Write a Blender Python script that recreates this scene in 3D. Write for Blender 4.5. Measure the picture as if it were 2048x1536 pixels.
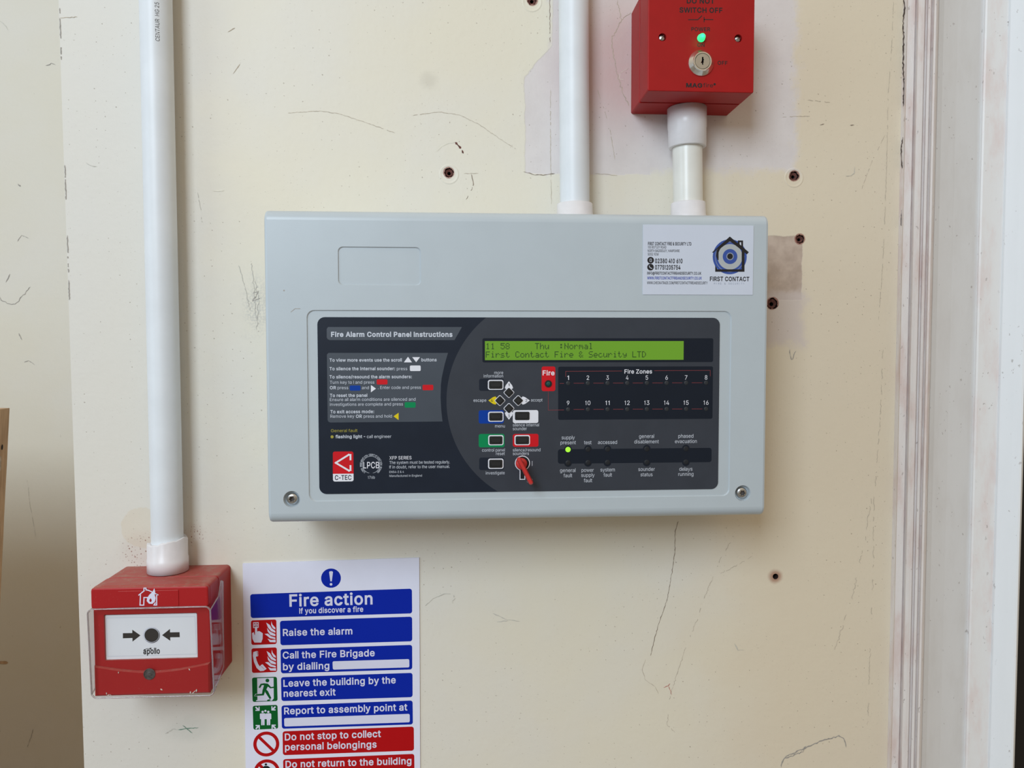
import bpy, bmesh, math, random
from mathutils import Vector, Matrix
from mathutils.geometry import delaunay_2d_cdt

random.seed(7)
for o in list(bpy.data.objects):
    bpy.data.objects.remove(o)
SC = bpy.context.scene
COL = SC.collection

# ------------------------------------------------------------------ camera
F = 1538.0                                   # focal length in pixels of the 2048 wide frame
CAM = Vector((-0.04523, -0.66955, 0.01345))
YAW, PITCH, ROLL = 0.0651, -0.0449, -0.0009
_f = Vector((math.sin(YAW) * math.cos(PITCH), math.cos(YAW) * math.cos(PITCH), math.sin(PITCH)))
_r = Vector((math.cos(YAW), -math.sin(YAW), 0))
_u = _r.cross(_f)
RGT = _r * math.cos(ROLL) + _u * math.sin(ROLL)
UPV = _u * math.cos(ROLL) - _r * math.sin(ROLL)
cam_d = bpy.data.cameras.new('camera')
cam_d.sensor_fit = 'HORIZONTAL'; cam_d.sensor_width = 36.0
cam_d.lens = F / 2048 * 36.0
cam_d.clip_start = 0.01; cam_d.clip_end = 50
cam = bpy.data.objects.new('camera', cam_d); COL.objects.link(cam)
m3 = Matrix((RGT, UPV, -_f)).transposed()
cam.matrix_world = Matrix.Translation(CAM) @ m3.to_4x4()
SC.camera = cam

# ------------------------------------------------------------------ exposure, daylight
SC.view_settings.view_transform = 'Standard'
SC.view_settings.look = 'None'
SC.view_settings.gamma = 1.0
SC.view_settings.use_curve_mapping = False
SC.view_settings.exposure = 0.0

W = bpy.data.worlds.new('room_light'); SC.world = W; W.use_nodes = True
wn, wl = W.node_tree.nodes, W.node_tree.links
wn.clear()
wo = wn.new('ShaderNodeOutputWorld'); wb = wn.new('ShaderNodeBackground')
wtc = wn.new('ShaderNodeTexCoord'); wsp = wn.new('ShaderNodeSeparateXYZ')
wmr = wn.new('ShaderNodeMapRange'); wcr = wn.new('ShaderNodeValToRGB')
wl.new(wtc.outputs['Generated'], wsp.inputs[0]); wl.new(wsp.outputs['Z'], wmr.inputs['Value'])
wmr.inputs['From Min'].default_value = -1; wmr.inputs['From Max'].default_value = 1
wl.new(wmr.outputs[0], wcr.inputs[0])
e = wcr.color_ramp.elements
e[0].position = 0.0; e[0].color = (0.34, 0.34, 0.34, 1)
e[1].position = 1.0; e[1].color = (1.75, 1.75, 1.75, 1)
k = e.new(0.42); k.color = (0.55, 0.55, 0.55, 1)
k = e.new(0.60); k.color = (0.88, 0.88, 0.88, 1)
wmx = wn.new('ShaderNodeMapRange'); wcx = wn.new('ShaderNodeValToRGB')
wl.new(wsp.outputs['X'], wmx.inputs['Value'])
wmx.inputs['From Min'].default_value = -1; wmx.inputs['From Max'].default_value = 1
wl.new(wmx.outputs[0], wcx.inputs[0])
e = wcx.color_ramp.elements
e[0].position = 0.15; e[0].color = (0.50, 0.435, 0.345, 1)     # the window side of the room
e[1].position = 0.85; e[1].color = (0.51, 0.415, 0.30, 1)    # the warm far side
wmu = wn.new('ShaderNodeMix'); wmu.data_type = 'RGBA'; wmu.blend_type = 'MULTIPLY'; wmu.inputs['Factor'].default_value = 1
_ci = [q for q in wmu.inputs if q.type == 'RGBA']
wl.new(wcx.outputs[0], _ci[0]); wl.new(wcr.outputs[0], _ci[1])
wl.new([q for q in wmu.outputs if q.type == 'RGBA'][0], wb.inputs['Color']); wb.inputs['Strength'].default_value = 0.95
wl.new(wb.outputs[0], wo.inputs[0])


def area(name, loc, target, sx, sy, power, color):
    d = bpy.data.lights.new(name, 'AREA'); d.shape = 'RECTANGLE'; d.size = sx; d.size_y = sy
    d.energy = power; d.color = color
    o = bpy.data.objects.new(name, d); COL.objects.link(o)
    o.location = loc
    o.rotation_euler = (Vector(target) - Vector(loc)).to_track_quat('-Z', 'Y').to_euler()
    return o


area('window_daylight', (-0.86, -1.90, 0.92), (-0.05, 0, 0.0), 0.80, 0.95, 32, (0.71, 0.84, 0.97))
area('side_window_daylight', (-1.7, -0.9, 0.3), (-0.1, 0, -0.1), 0.7, 1.2, 6, (0.58, 0.80, 1.0))

# ------------------------------------------------------------------ helpers: pixels to places


def at(px, py, Y=0.0):
    """the point of the plane y = Y seen at this pixel of the photograph"""
    d = _f + RGT * ((px - 1024) / F) - UPV * ((py - 768) / F)
    return CAM + d * ((Y - CAM.y) / d.y)


def s2l(c):
    c /= 255.0
    return c / 12.92 if c <= 0.04045 else ((c + 0.055) / 1.055) ** 2.4


def rgb(r, g, b):
    return (s2l(r), s2l(g), s2l(b), 1)


# ------------------------------------------------------------------ materials
class X:
    """a socket with arithmetic"""
    def __init__(s, nt, sock): s.nt, s.s = nt, sock
    def _m(s, op, *a, clamp=False):
        n = s.nt.nodes.new('ShaderNodeMath'); n.operation = op; n.use_clamp = clamp
        for i, v in enumerate((s,) + a):
            if isinstance(v, X): s.nt.links.new(v.s, n.inputs[i])
            else: n.inputs[i].default_value = v
        return X(s.nt, n.outputs[0])
    def __add__(s, o): return s._m('ADD', o)
    def __sub__(s, o): return s._m('SUBTRACT', o)
    def __mul__(s, o): return s._m('MULTIPLY', o)
    def abs(s): return s._m('ABSOLUTE')
    def max(s, o): return s._m('MAXIMUM', o)
    def min(s, o): return s._m('MINIMUM', o)
    def hyp(s, o): return (s * s + o * o)._m('SQRT')
    def ramp(s, a, b, lo=0.0, hi=1.0):
        n = s.nt.nodes.new('ShaderNodeMapRange'); n.interpolation_type = 'SMOOTHSTEP'
        s.nt.links.new(s.s, n.inputs['Value'])
        n.inputs['From Min'].default_value = a; n.inputs['From Max'].default_value = b
        n.inputs['To Min'].default_value = lo; n.inputs['To Max'].default_value = hi
        return X(s.nt, n.outputs[0])


def mixc(nt, fac, a, b):
    n = nt.nodes.new('ShaderNodeMix'); n.data_type = 'RGBA'
    if isinstance(fac, X): nt.links.new(fac.s, n.inputs['Factor'])
    else: n.inputs['Factor'].default_value = fac
    for k, v in (('A', a), ('B', b)):
        i = [q for q in n.inputs if q.name == k and q.type == 'RGBA'][0]
        if isinstance(v, tuple): i.default_value = v
        else: nt.links.new(v, i)
    return [q for q in n.outputs if q.type == 'RGBA'][0]


def noise(nt, vec, scale, detail=3, rough=0.55):
    n = nt.nodes.new('ShaderNodeTexNoise'); n.inputs['Scale'].default_value = scale
    n.inputs['Detail'].default_value = detail; n.inputs['Roughness'].default_value = rough
    if vec is not None: nt.links.new(vec, n.inputs['Vector'])
    return X(nt, n.outputs['Fac'])


def mapping(nt, vec, scale, loc=(0, 0, 0)):
    n = nt.nodes.new('ShaderNodeMapping'); nt.links.new(vec, n.inputs['Vector'])
    n.inputs['Scale'].default_value = scale; n.inputs['Location'].default_value = loc
    return n.outputs[0]


def base_mat(name, color, rough=0.5, metal=0.0, spec=0.5):
    m = bpy.data.materials.new(name); m.use_nodes = True
    b = m.node_tree.nodes['Principled BSDF']
    b.inputs['Base Color'].default_value = color
    b.inputs['Roughness'].default_value = rough; b.inputs['Metallic'].default_value = metal
    b.inputs['Specular IOR Level'].default_value = spec
    return m, m.node_tree, b


def bump(nt, b, h, strength, dist=0.001):
    n = nt.nodes.new('ShaderNodeBump'); n.inputs['Strength'].default_value = strength
    n.inputs['Distance'].default_value = dist
    nt.links.new(h.s, n.inputs['Height']); nt.links.new(n.outputs[0], b.inputs['Normal'])


def objvec(nt):
    return nt.nodes.new('ShaderNodeTexCoord').outputs['Object']


def plain(name, color, rough=0.5, metal=0.0, vary=0.06, scale=60.0, bmp=0.0, bscale=900.0, spec=0.5):
    """paint, plastic or metal with a faint mottling"""
    m, nt, b = base_mat(name, color, rough, metal, spec)
    v = objvec(nt)
    n = noise(nt, v, scale, 4)
    dark = tuple(c * (1 - 2 * vary) for c in color[:3]) + (1,)
    nt.links.new(mixc(nt, n.ramp(0.3, 0.7), dark, color), b.inputs['Base Color'])
    if bmp: bump(nt, b, noise(nt, v, bscale, 2), bmp, 0.0003)
    return m


def glow(name, color, strength, basec=None):
    m, nt, b = base_mat(name, basec or color, 0.25)
    b.inputs['Emission Color'].default_value = color
    b.inputs['Emission Strength'].default_value = strength
    return m


M = {}
M['lid'] = plain('panel grey plastic', (0.49, 0.55, 0.59, 1), 0.34, vary=0.012, scale=40, bmp=0.10, bscale=1600)
M['pvc'] = plain('white pvc', (0.76, 0.79, 0.82, 1), 0.42, vary=0.03, scale=30)
M['coupler'] = plain('white conduit coupler', (0.80, 0.775, 0.785, 1), 0.32, vary=0.04, scale=60)
M['pvc_old'] = plain('aged white pvc', (0.80, 0.79, 0.735, 1), 0.28, vary=0.03, scale=50)
M['red'] = plain('red plastic', (0.38, 0.010, 0.010, 1), 0.45, vary=0.04, scale=50, bmp=0.05, bscale=1500, spec=0.22)
M['print_dark'] = plain('fascia navy print', (0.014, 0.020, 0.034, 1), 0.36, vary=0.05, spec=0.22)
M['print_mid'] = plain('fascia slate print', (0.042, 0.049, 0.064, 1), 0.36, vary=0.04, spec=0.3)
M['print_box'] = plain('fascia text box print', (0.056, 0.070, 0.092, 1), 0.36, vary=0.03)
M['print_zone'] = plain('fascia black print', (0.0095, 0.0145, 0.025, 1), 0.36, vary=0.03, spec=0.22)
M['p_white'] = plain('white print', (0.80, 0.81, 0.88, 1), 0.4, vary=0.01)
M['p_grey'] = plain('pale grey print', (0.58, 0.62, 0.70, 1), 0.4, vary=0.01)
M['p_black'] = plain('black print', (0.008, 0.008, 0.012, 1), 0.4, vary=0.01)
M['p_blue'] = plain('blue print', (0.001, 0.045, 0.33, 1), 0.4, vary=0.01, spec=0.2)
M['p_red'] = plain('red print', (0.62, 0.010, 0.018, 1), 0.4, vary=0.02, spec=0.2)
M['p_maroon'] = plain('thin red line print', (0.22, 0.035, 0.045, 1), 0.4, vary=0.02)
M['p_green'] = plain('green print', (0.001, 0.25, 0.085, 1), 0.4, vary=0.01, spec=0.2)
M['p_yellow'] = plain('yellow print', (0.74, 0.58, 0.01, 1), 0.4, vary=0.01, spec=0.2)
M['p_olive'] = plain('olive yellow print', (0.38, 0.33, 0.04, 1), 0.4, vary=0.01)
M['button'] = plain('black rubber', (0.010, 0.011, 0.012, 1), 0.45, vary=0.1)
M['hole'] = plain('dark hollow', (0.003, 0.003, 0.004, 1), 0.8)
M['led_off'] = plain('unlit lamp lens', (0.030, 0.034, 0.040, 1), 0.45, spec=0.3)
M['led_dark'] = plain('dark lamp lens', (0.017, 0.020, 0.025, 1), 0.4, spec=0.3)
M['led_teal'] = plain('green tinted lamp lens', (0.008, 0.09, 0.075, 1), 0.12)
M['led_lime'] = glow('lit lime lamp', (0.35, 0.95, 0.04, 1), 0.85, (0.2, 0.5, 0.03, 1))
M['led_green'] = glow('lit green lamp', (0.03, 1.0, 0.30, 1), 1.0, (0.05, 0.5, 0.2, 1))
M['lcd'] = glow('backlit display glass', (0.15, 0.36, 0.015, 1), 0.38, (0.09, 0.21, 0.02, 1))
M['lcd_ink'] = plain('display segment', (0.022, 0.075, 0.014, 1), 0.35)
M['key'] = plain('red key plastic', (0.60, 0.030, 0.026, 1), 0.38, vary=0.05)
M['chrome'] = plain('chrome', (0.86, 0.85, 0.82, 1), 0.16, metal=1.0, vary=0.02)
M['nickel'] = plain('nickel face', (0.62, 0.60, 0.55, 1), 0.30, metal=1.0, vary=0.04)
M['zinc'] = plain('zinc plated steel', (0.62, 0.64, 0.66, 1), 0.24, metal=1.0, vary=0.08, scale=300)
M['card'] = plain('white card', (0.62, 0.67, 0.78, 1), 0.4, vary=0.01)
M['card_blue'] = plain('card logo blue', (0.035, 0.085, 0.36, 1), 0.4, vary=0.03)
M['card_eye'] = plain('card logo grey', (0.45, 0.48, 0.50, 1), 0.4, vary=0.03)
M['card_pale'] = plain('card pale letters', (0.30, 0.34, 0.43, 1), 0.4)
M['card_link'] = plain('card link blue', (0.03, 0.06, 0.42, 1), 0.4)
M['sheet'] = plain('white sign sheet', (0.80, 0.81, 0.95, 1), 0.35, vary=0.01, spec=0.3)
M['s_blue'] = plain('sign blue', (0.001, 0.020, 0.38, 1), 0.32, vary=0.01, spec=0.2)
M['s_red'] = plain('sign red', (0.47, 0.004, 0.007, 1), 0.32, vary=0.01, spec=0.2)
M['s_green'] = plain('sign green', (0.002, 0.115, 0.022, 1), 0.32, vary=0.01, spec=0.2)
M['s_white'] = plain('sign white letters', (0.74, 0.75, 0.92, 1), 0.35, vary=0.01)
M['plate'] = plain('white frangible plate', (0.86, 0.88, 0.92, 1), 0.22, vary=0.01)
M['charcoal'] = plain('charcoal print', (0.03, 0.027, 0.026, 1), 0.4)
M['lock_grey'] = plain('worn grey plug', (0.10, 0.085, 0.08, 1), 0.5, vary=0.25, scale=500)
M['crumb'] = plain('plaster crumb', (0.75, 0.68, 0.60, 1), 0.8)
M['crack'] = plain('crack grime', (0.36, 0.29, 0.225, 1), 0.9, vary=0.2, scale=200)
M['crack_faint'] = plain('faint hairline', (0.59, 0.515, 0.41, 1), 0.9, vary=0.12, scale=200)
M['crack_black'] = plain('open gap', (0.07, 0.05, 0.04, 1), 0.9)
M['pale_mark'] = plain('pale filler', (0.86, 0.82, 0.70, 1), 0.8)
M['pencil'] = plain('pencil grey', (0.42, 0.39, 0.355, 1), 0.8, vary=0.15, scale=400)
M['pencil_soft'] = plain('soft pencil grey', (0.59, 0.57, 0.51, 1), 0.8, vary=0.08, scale=400)
M['pen_green'] = plain('green pen', (0.16, 0.27, 0.20, 1), 0.8)
M['pen_red'] = plain('red crayon', (0.50, 0.13, 0.10, 1), 0.8)
M['brick'] = plain('brown plug', (0.17, 0.055, 0.042, 1), 0.8, vary=0.25, scale=400)
M['bore'] = plain('bore brick dust', (0.035, 0.014, 0.011, 1), 0.9)
M['opening_dark'] = plain('unlit opening black', (0.006, 0.005, 0.005, 1), 0.6)


def clear_mat():
    m = bpy.data.materials.new('clear plastic'); m.use_nodes = True
    nt = m.node_tree; nt.nodes.clear()
    o = nt.nodes.new('ShaderNodeOutputMaterial'); mx = nt.nodes.new('ShaderNodeMixShader')
    t = nt.nodes.new('ShaderNodeBsdfTransparent'); g = nt.nodes.new('ShaderNodeBsdfGlossy')
    lw = nt.nodes.new('ShaderNodeLayerWeight'); lw.inputs['Blend'].default_value = 0.5
    fr = X(nt, lw.outputs['Facing'])._m('POWER', 5.0) * 0.9 + 0.045
    t.inputs[0].default_value = (0.95, 0.955, 0.96, 1); g.inputs['Roughness'].default_value = 0.06
    nt.links.new(fr.s, mx.inputs[0]); nt.links.new(t.outputs[0], mx.inputs[1])
    nt.links.new(g.outputs[0], mx.inputs[2]); nt.links.new(mx.outputs[0], o.inputs[0])
    return m


def clear_edge_mat():
    m, nt, b = base_mat('clear plastic edge', (0.80, 0.80, 0.82, 1), 0.10)
    b.inputs['Transmission Weight'].default_value = 0.85; b.inputs['IOR'].default_value = 1.35
    return m


M['clear'] = clear_mat()
M['clear_edge'] = clear_edge_mat()


def wood_mat():
    m, nt, b = base_mat('plywood', (0.4, 0.27, 0.15, 1), 0.6)
    v = objvec(nt)
    n = noise(nt, mapping(nt, v, (40, 40, 4)), 6, 5)
    nt.links.new(mixc(nt, n.ramp(0.3, 0.7), (0.40, 0.25, 0.135, 1), (0.58, 0.39, 0.23, 1)), b.inputs['Base Color'])
    bump(nt, b, n, 0.2)
    return m


M['wood'] = wood_mat()
M['chip'] = plain('bare splintered wood', (0.55, 0.45, 0.34, 1), 0.8, vary=0.2, scale=400)


def dusty_red():
    """red plastic, pale building dust lying on its upward faces"""
    m, nt, b = base_mat('red call point plastic', (0.40, 0.018, 0.018, 1), 0.45, spec=0.25)
    v = objvec(nt)
    g = nt.nodes.new('ShaderNodeNewGeometry'); sp = nt.nodes.new('ShaderNodeSeparateXYZ')
    nt.links.new(g.outputs['Normal'], sp.inputs[0])
    up = X(nt, sp.outputs['Z']).ramp(0.55, 0.95)
    d = noise(nt, v, 120, 6, 0.7).ramp(0.42, 0.75)
    fl = noise(nt, v, 900, 2).ramp(0.66, 0.72) * noise(nt, v, 60, 2).ramp(0.45, 0.6)
    c1 = mixc(nt, up * (d * 0.55 + 0.30), (0.40, 0.013, 0.015, 1), (0.36, 0.20, 0.15, 1))
    c2 = mixc(nt, fl * (up * 0.5 + 0.08), c1, (0.60, 0.45, 0.38, 1))
    nt.links.new(c2, b.inputs['Base Color'])
    return m


M['red_dusty'] = dusty_red()

HOLES = [(898, 345, 0.0040), (1064, 0, 0.0042), (1588, 352, 0.0042), (1600, 478, 0.0040), (1545, 607, 0.0050), (1551, 1153, 0.0026)]


def wall_mat():
    m, nt, b = base_mat('cream wall paint', (0.8, 0.73, 0.58, 1), 0.55, spec=0.35)
    v = objvec(nt)
    sp = nt.nodes.new('ShaderNodeSeparateXYZ'); nt.links.new(v, sp.inputs[0])
    x, z = X(nt, sp.outputs['X']), X(nt, sp.outputs['Z'])
    wob = noise(nt, v, 55, 5, 0.65) - 0.5
    wob2 = noise(nt, v, 14, 3) - 0.5
    # old paint, uneven shade
    n1 = noise(nt, v, 5, 4)
    col = mixc(nt, n1.ramp(0.35, 0.7), (0.785, 0.73, 0.595, 1), (0.765, 0.73, 0.65, 1))
    # dimmer light on the left, put into the wall colour as a greyer band
    left = (x + wob2 * 0.10).ramp(-0.20, -0.30)
    col = mixc(nt, left * 0.7, col, (0.69, 0.665, 0.62, 1))
    # warm, weaker light towards the door, painted into the wall colour
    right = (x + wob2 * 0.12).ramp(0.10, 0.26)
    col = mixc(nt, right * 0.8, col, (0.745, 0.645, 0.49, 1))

    def box(px0, py0, px1, py1, soft, amp):
        a, c = at(px0, py0), at(px1, py1)
        dx = (x - (a.x + c.x) / 2).abs() - (c.x - a.x) / 2
        dz = (z - (a.z + c.z) / 2).abs() - (a.z - c.z) / 2
        return (dx.max(dz) + wob * amp).ramp(soft, -soft)
    # bare plaster where an older fitting came off
    pm = box(1050, 88, 1250, 350, 0.0008, 0.007)
    ca, cb_ = at(1108, 86), at(1049, 152)
    ln = math.hypot(cb_.z - ca.z, cb_.x - ca.x); na, nb_ = -(cb_.z - ca.z) / ln, (cb_.x - ca.x) / ln
    cut = (x - ca.x) * na + (z - ca.z) * nb_ + wob * 0.008
    pm = pm.min(cut.ramp(-0.0008, 0.0008))
    pm = pm.max(box(1105, -90, 1590, 345, 0.006, 0.03))
    pm = pm.max(box(1105, -90, 1300, 349, 0.0006, 0.006))
    pink = mixc(nt, (x - at(1235, 0).x).hyp(z - at(1235, 130).z).ramp(0.085, 0.012), (0.735, 0.685, 0.665, 1), (0.65, 0.50, 0.48, 1))
    pv = mixc(nt, noise(nt, v, 40, 5).ramp(0.35, 0.7) * 0.30, pink, (0.61, 0.55, 0.54, 1))
    col = mixc(nt, pm, col, pv)
    p2 = box(1500, 472, 1603, 600, 0.0006, 0.006)
    col = mixc(nt, p2, col, mixc(nt, noise(nt, v, 90, 4).ramp(0.3, 0.7), (0.46, 0.36, 0.295, 1), (0.58, 0.47, 0.39, 1)))
    p3 = box(1500, 580, 1608, 690, 0.006, 0.03)
    col = mixc(nt, p3 * 0.8, col, (0.66, 0.58, 0.55, 1))
    # damp yellow stain by the call point
    st = ((x - at(283, 1055).x).hyp((z - at(283, 1055).z) * 0.9) + wob * 0.008).ramp(0.0165, 0.0155)
    col = mixc(nt, st * 0.28, col, (0.66, 0.53, 0.34, 1))
    # smoky smudge
    sm = (x - at(858, 160).x).hyp(z - at(858, 160).z)
    col = mixc(nt, (sm + wob * 0.01).ramp(0.011, 0.002) * 0.22, col, (0.40, 0.36, 0.28, 1))
    sg = (x - at(510, 610).x).hyp((z - at(510, 610).z) * 0.45)
    col = mixc(nt, (sg + wob * 0.02).ramp(0.016, 0.003) * noise(nt, v, 500, 3).ramp(0.4, 0.6) * 0.45, col, (0.42, 0.42, 0.40, 1))
    gg = (x - at(380, 1458).x).hyp((z - at(380, 1458).z) * 1.8)
    col = mixc(nt, (gg + wob * 0.02).ramp(0.030, 0.006) * 0.30, col, (0.50, 0.50, 0.44, 1))
    # brick dust round the drilled holes
    for i, (px, py, r) in enumerate(HOLES):
        c = at(px, py)
        d = (x - c.x).hyp(z - c.z) + wob * 0.004
        if i == 5:
            col = mixc(nt, d.ramp(r + 0.0055, r) * 0.75, col, (0.36, 0.15, 0.09, 1))
        else:
            col = mixc(nt, d.ramp(r + 0.0012, r + 0.0003) * 0.85, col, (0.28, 0.10, 0.075, 1))
    # specks and chips
    flat2 = nt.nodes.new('ShaderNodeCombineXYZ'); nt.links.new(x.s, flat2.inputs[0]); nt.links.new(z.s, flat2.inputs[1])

    def specks(scale, share, r0, r1, off=0.0):
        vo = nt.nodes.new('ShaderNodeTexVoronoi'); vo.voronoi_dimensions = '2D'; vo.inputs['Scale'].default_value = scale
        mp = nt.nodes.new('ShaderNodeMapping'); mp.inputs['Location'].default_value = (off, off * 1.7, 0)
        nt.links.new(flat2.outputs[0], mp.inputs['Vector'])
        warp = noise(nt, v, 700, 2) - 0.5
        vm = nt.nodes.new('ShaderNodeVectorMath'); vm.operation = 'ADD'
        cw = nt.nodes.new('ShaderNodeCombineXYZ'); nt.links.new((warp * 0.0012).s, cw.inputs[0]); nt.links.new((warp * -0.0009).s, cw.inputs[1])
        nt.links.new(mp.outputs[0], vm.inputs[0]); nt.links.new(cw.outputs[0], vm.inputs[1])
        nt.links.new(vm.outputs[0], vo.inputs['Vector'])
        vs = nt.nodes.new('ShaderNodeSeparateColor'); nt.links.new(vo.outputs['Color'], vs.inputs[0])
        pick = X(nt, vs.outputs['Red']).ramp(1 - share - .005, 1 - share)
        rad = X(nt, vs.outputs['Green']) * ((r1 - r0) * scale) + r0 * scale
        return (X(nt, vo.outputs['Distance']) - rad).ramp(0.00012 * scale, -0.00012 * scale) * pick
    clump = noise(nt, v, 11, 3).ramp(0.36, 0.60)
    near_trim = (x - at(1760, 700).x).abs().ramp(0.035, 0.005)
    sk = specks(130, 0.35, 0.0001, 0.00050) * clump
    sk2 = specks(260, 0.30, 0.0001, 0.00030, 0.31) * noise(nt, v, 19, 2).ramp(0.46, 0.62).max(near_trim)
    col = mixc(nt, sk * 0.60, col, (0.24, 0.18, 0.13, 1))
    col = mixc(nt, sk2 * 0.45, col, (0.33, 0.26, 0.20, 1))
    # brick red crumbs above the call point
    cb = (x - at(285, 1100).x).hyp((z - at(285, 1100).z) * 1.2).ramp(0.026, 0.008).max((x - at(388, 1068).x).hyp(z - at(388, 1068).z).ramp(0.013, 0.004))
    col = mixc(nt, specks(420, 0.42, 0.0001, 0.0006, 0.11) * cb * 0.85, col, (0.24, 0.08, 0.055, 1))
    col = mixc(nt, cb * 0.15, col, (0.45, 0.27, 0.20, 1))
    # scuffed flecks, stretched sideways
    fm = mapping(nt, v, (1, 1, 2.4))
    fk = noise(nt, fm, 330, 2).ramp(0.66, 0.72) * noise(nt, v, 17, 2).ramp(0.50, 0.64)
    col = mixc(nt, fk * 0.35, col, (0.44, 0.385, 0.32, 1))
    nt.links.new(col, b.inputs['Base Color'])
    h = noise(nt, v, 230, 4) * 0.35 + noise(nt, v, 40, 3) * 0.8 + pm * -0.5 - sk * 0.6 - p2 * 0.5
    bump(nt, b, h, 0.33, 0.0013)
    return m


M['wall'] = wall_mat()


def recess_mat():
    m, nt, b = base_mat('old cream wall paint', (0.74, 0.7, 0.62, 1), 0.55, spec=0.3)
    v = objvec(nt)
    n1 = noise(nt, v, 6, 4)
    col = mixc(nt, n1.ramp(0.35, 0.7), (0.70, 0.655, 0.55, 1), (0.71, 0.675, 0.60, 1))
    fk = noise(nt, mapping(nt, v, (1, 1, 0.6)), 210, 3).ramp(0.70, 0.74) * noise(nt, v, 20, 2).ramp(0.52, 0.66)
    col = mixc(nt, fk * 0.5, col, (0.36, 0.31, 0.25, 1))
    nt.links.new(col, b.inputs['Base Color'])
    bump(nt, b, noise(nt, v, 160, 4) * 0.5 + noise(nt, v, 30, 3) * 0.8, 0.30, 0.0012)
    return m


M['wall_old'] = recess_mat()


def trim_mat(name, c, dirt, amt, bmp=0.2):
    m, nt, b = base_mat(name, c, 0.40)
    v = objvec(nt)
    col = mixc(nt, noise(nt, mapping(nt, v, (1, 1, 0.3)), 60, 5, 0.65).ramp(0.42, 0.75) * amt, c, dirt)
    sp = noise(nt, mapping(nt, v, (1, 1, 0.6)), 300, 2).ramp(0.69, 0.72) * noise(nt, v, 25, 2).ramp(0.42, 0.6)
    col = mixc(nt, sp * 0.5, col, (0.25, 0.20, 0.18, 1))
    nt.links.new(col, b.inputs['Base Color'])
    bump(nt, b, noise(nt, mapping(nt, v, (1, 1, 0.25)), 200, 3), bmp, 0.0008)
    return m


M['trim_mould'] = trim_mat('architrave paint', (0.76, 0.71, 0.685, 1), (0.66, 0.52, 0.48, 1), 0.9, 0.6)
M['trim_grey'] = trim_mat('shaded trim grey', (0.70, 0.69, 0.68, 1), (0.64, 0.62, 0.60, 1), 0.6, 0.12)  # shade beside the moulding painted in as a greyer white
M['trim_dirty'] = trim_mat('handled white gloss', (0.82, 0.81, 0.80, 1), (0.76, 0.64, 0.61, 1), 0.8, 0.15)
M['trim_white'] = trim_mat('white gloss', (0.87, 0.89, 0.91, 1), (0.84, 0.86, 0.88, 1), 0.5, 0.08)


# ------------------------------------------------------------------ mesh builder
def rrect(x0, z0, x1, z1, r, n=5):
    """rounded rectangle as a counter-clockwise loop of (x, z)"""
    out = []
    for cx, cz, a0 in ((x1 - r, z0 + r, -90), (x1 - r, z1 - r, 0), (x0 + r, z1 - r, 90), (x0 + r, z0 + r, 180)):
        for i in range(n + 1):
            a = math.radians(a0 + 90 * i / n)
            out.append((cx + r * math.cos(a), cz + r * math.sin(a)))
    return out


def circle(cx, cz, r, n=28):
    return [(cx + r * math.cos(2 * math.pi * i / n), cz + r * math.sin(2 * math.pi * i / n)) for i in range(n)]


def sarea(l):
    return sum(a[0] * b[1] - b[0] * a[1] for a, b in zip(l, l[1:] + l[:1])) / 2


def winding(l, x, y):
    w = 0
    for i in range(len(l)):
        x0, y0 = l[i - 1][0], l[i - 1][1]; x1, y1 = l[i][0], l[i][1]
        if (y0 <= y) != (y1 <= y):
            side = (x1 - x0) * (y - y0) - (x - x0) * (y1 - y0)
            if y1 > y0 and side > 0: w += 1
            elif y1 < y0 and side < 0: w -= 1
    return w


def fill(loops, inside, scale=1000.0):
    """triangles covering a set of closed loops: (points, counter-clockwise triangles)"""
    pts, edges = [], []
    for l in loops:
        o = len(pts); n = len(l); pts += [Vector((p[0] * scale, p[1] * scale)) for p in l]
        edges += [(o + i, o + (i + 1) % n) for i in range(n)]
    vs, _e, fs = delaunay_2d_cdt(pts, edges, [], 0, 1e-5)[:3]
    vs = [(v.x / scale, v.y / scale) for v in vs]
    out = []
    for f in fs:
        a, b, c = (vs[i] for i in f)
        ar = (b[0] - a[0]) * (c[1] - a[1]) - (c[0] - a[0]) * (b[1] - a[1])
        if abs(ar) * scale * scale < 1e-9: continue
        if inside((a[0] + b[0] + c[0]) / 3, (a[1] + b[1] + c[1]) / 3):
            out.append(tuple(f) if ar > 0 else (f[0], f[2], f[1]))
    return vs, out


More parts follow.
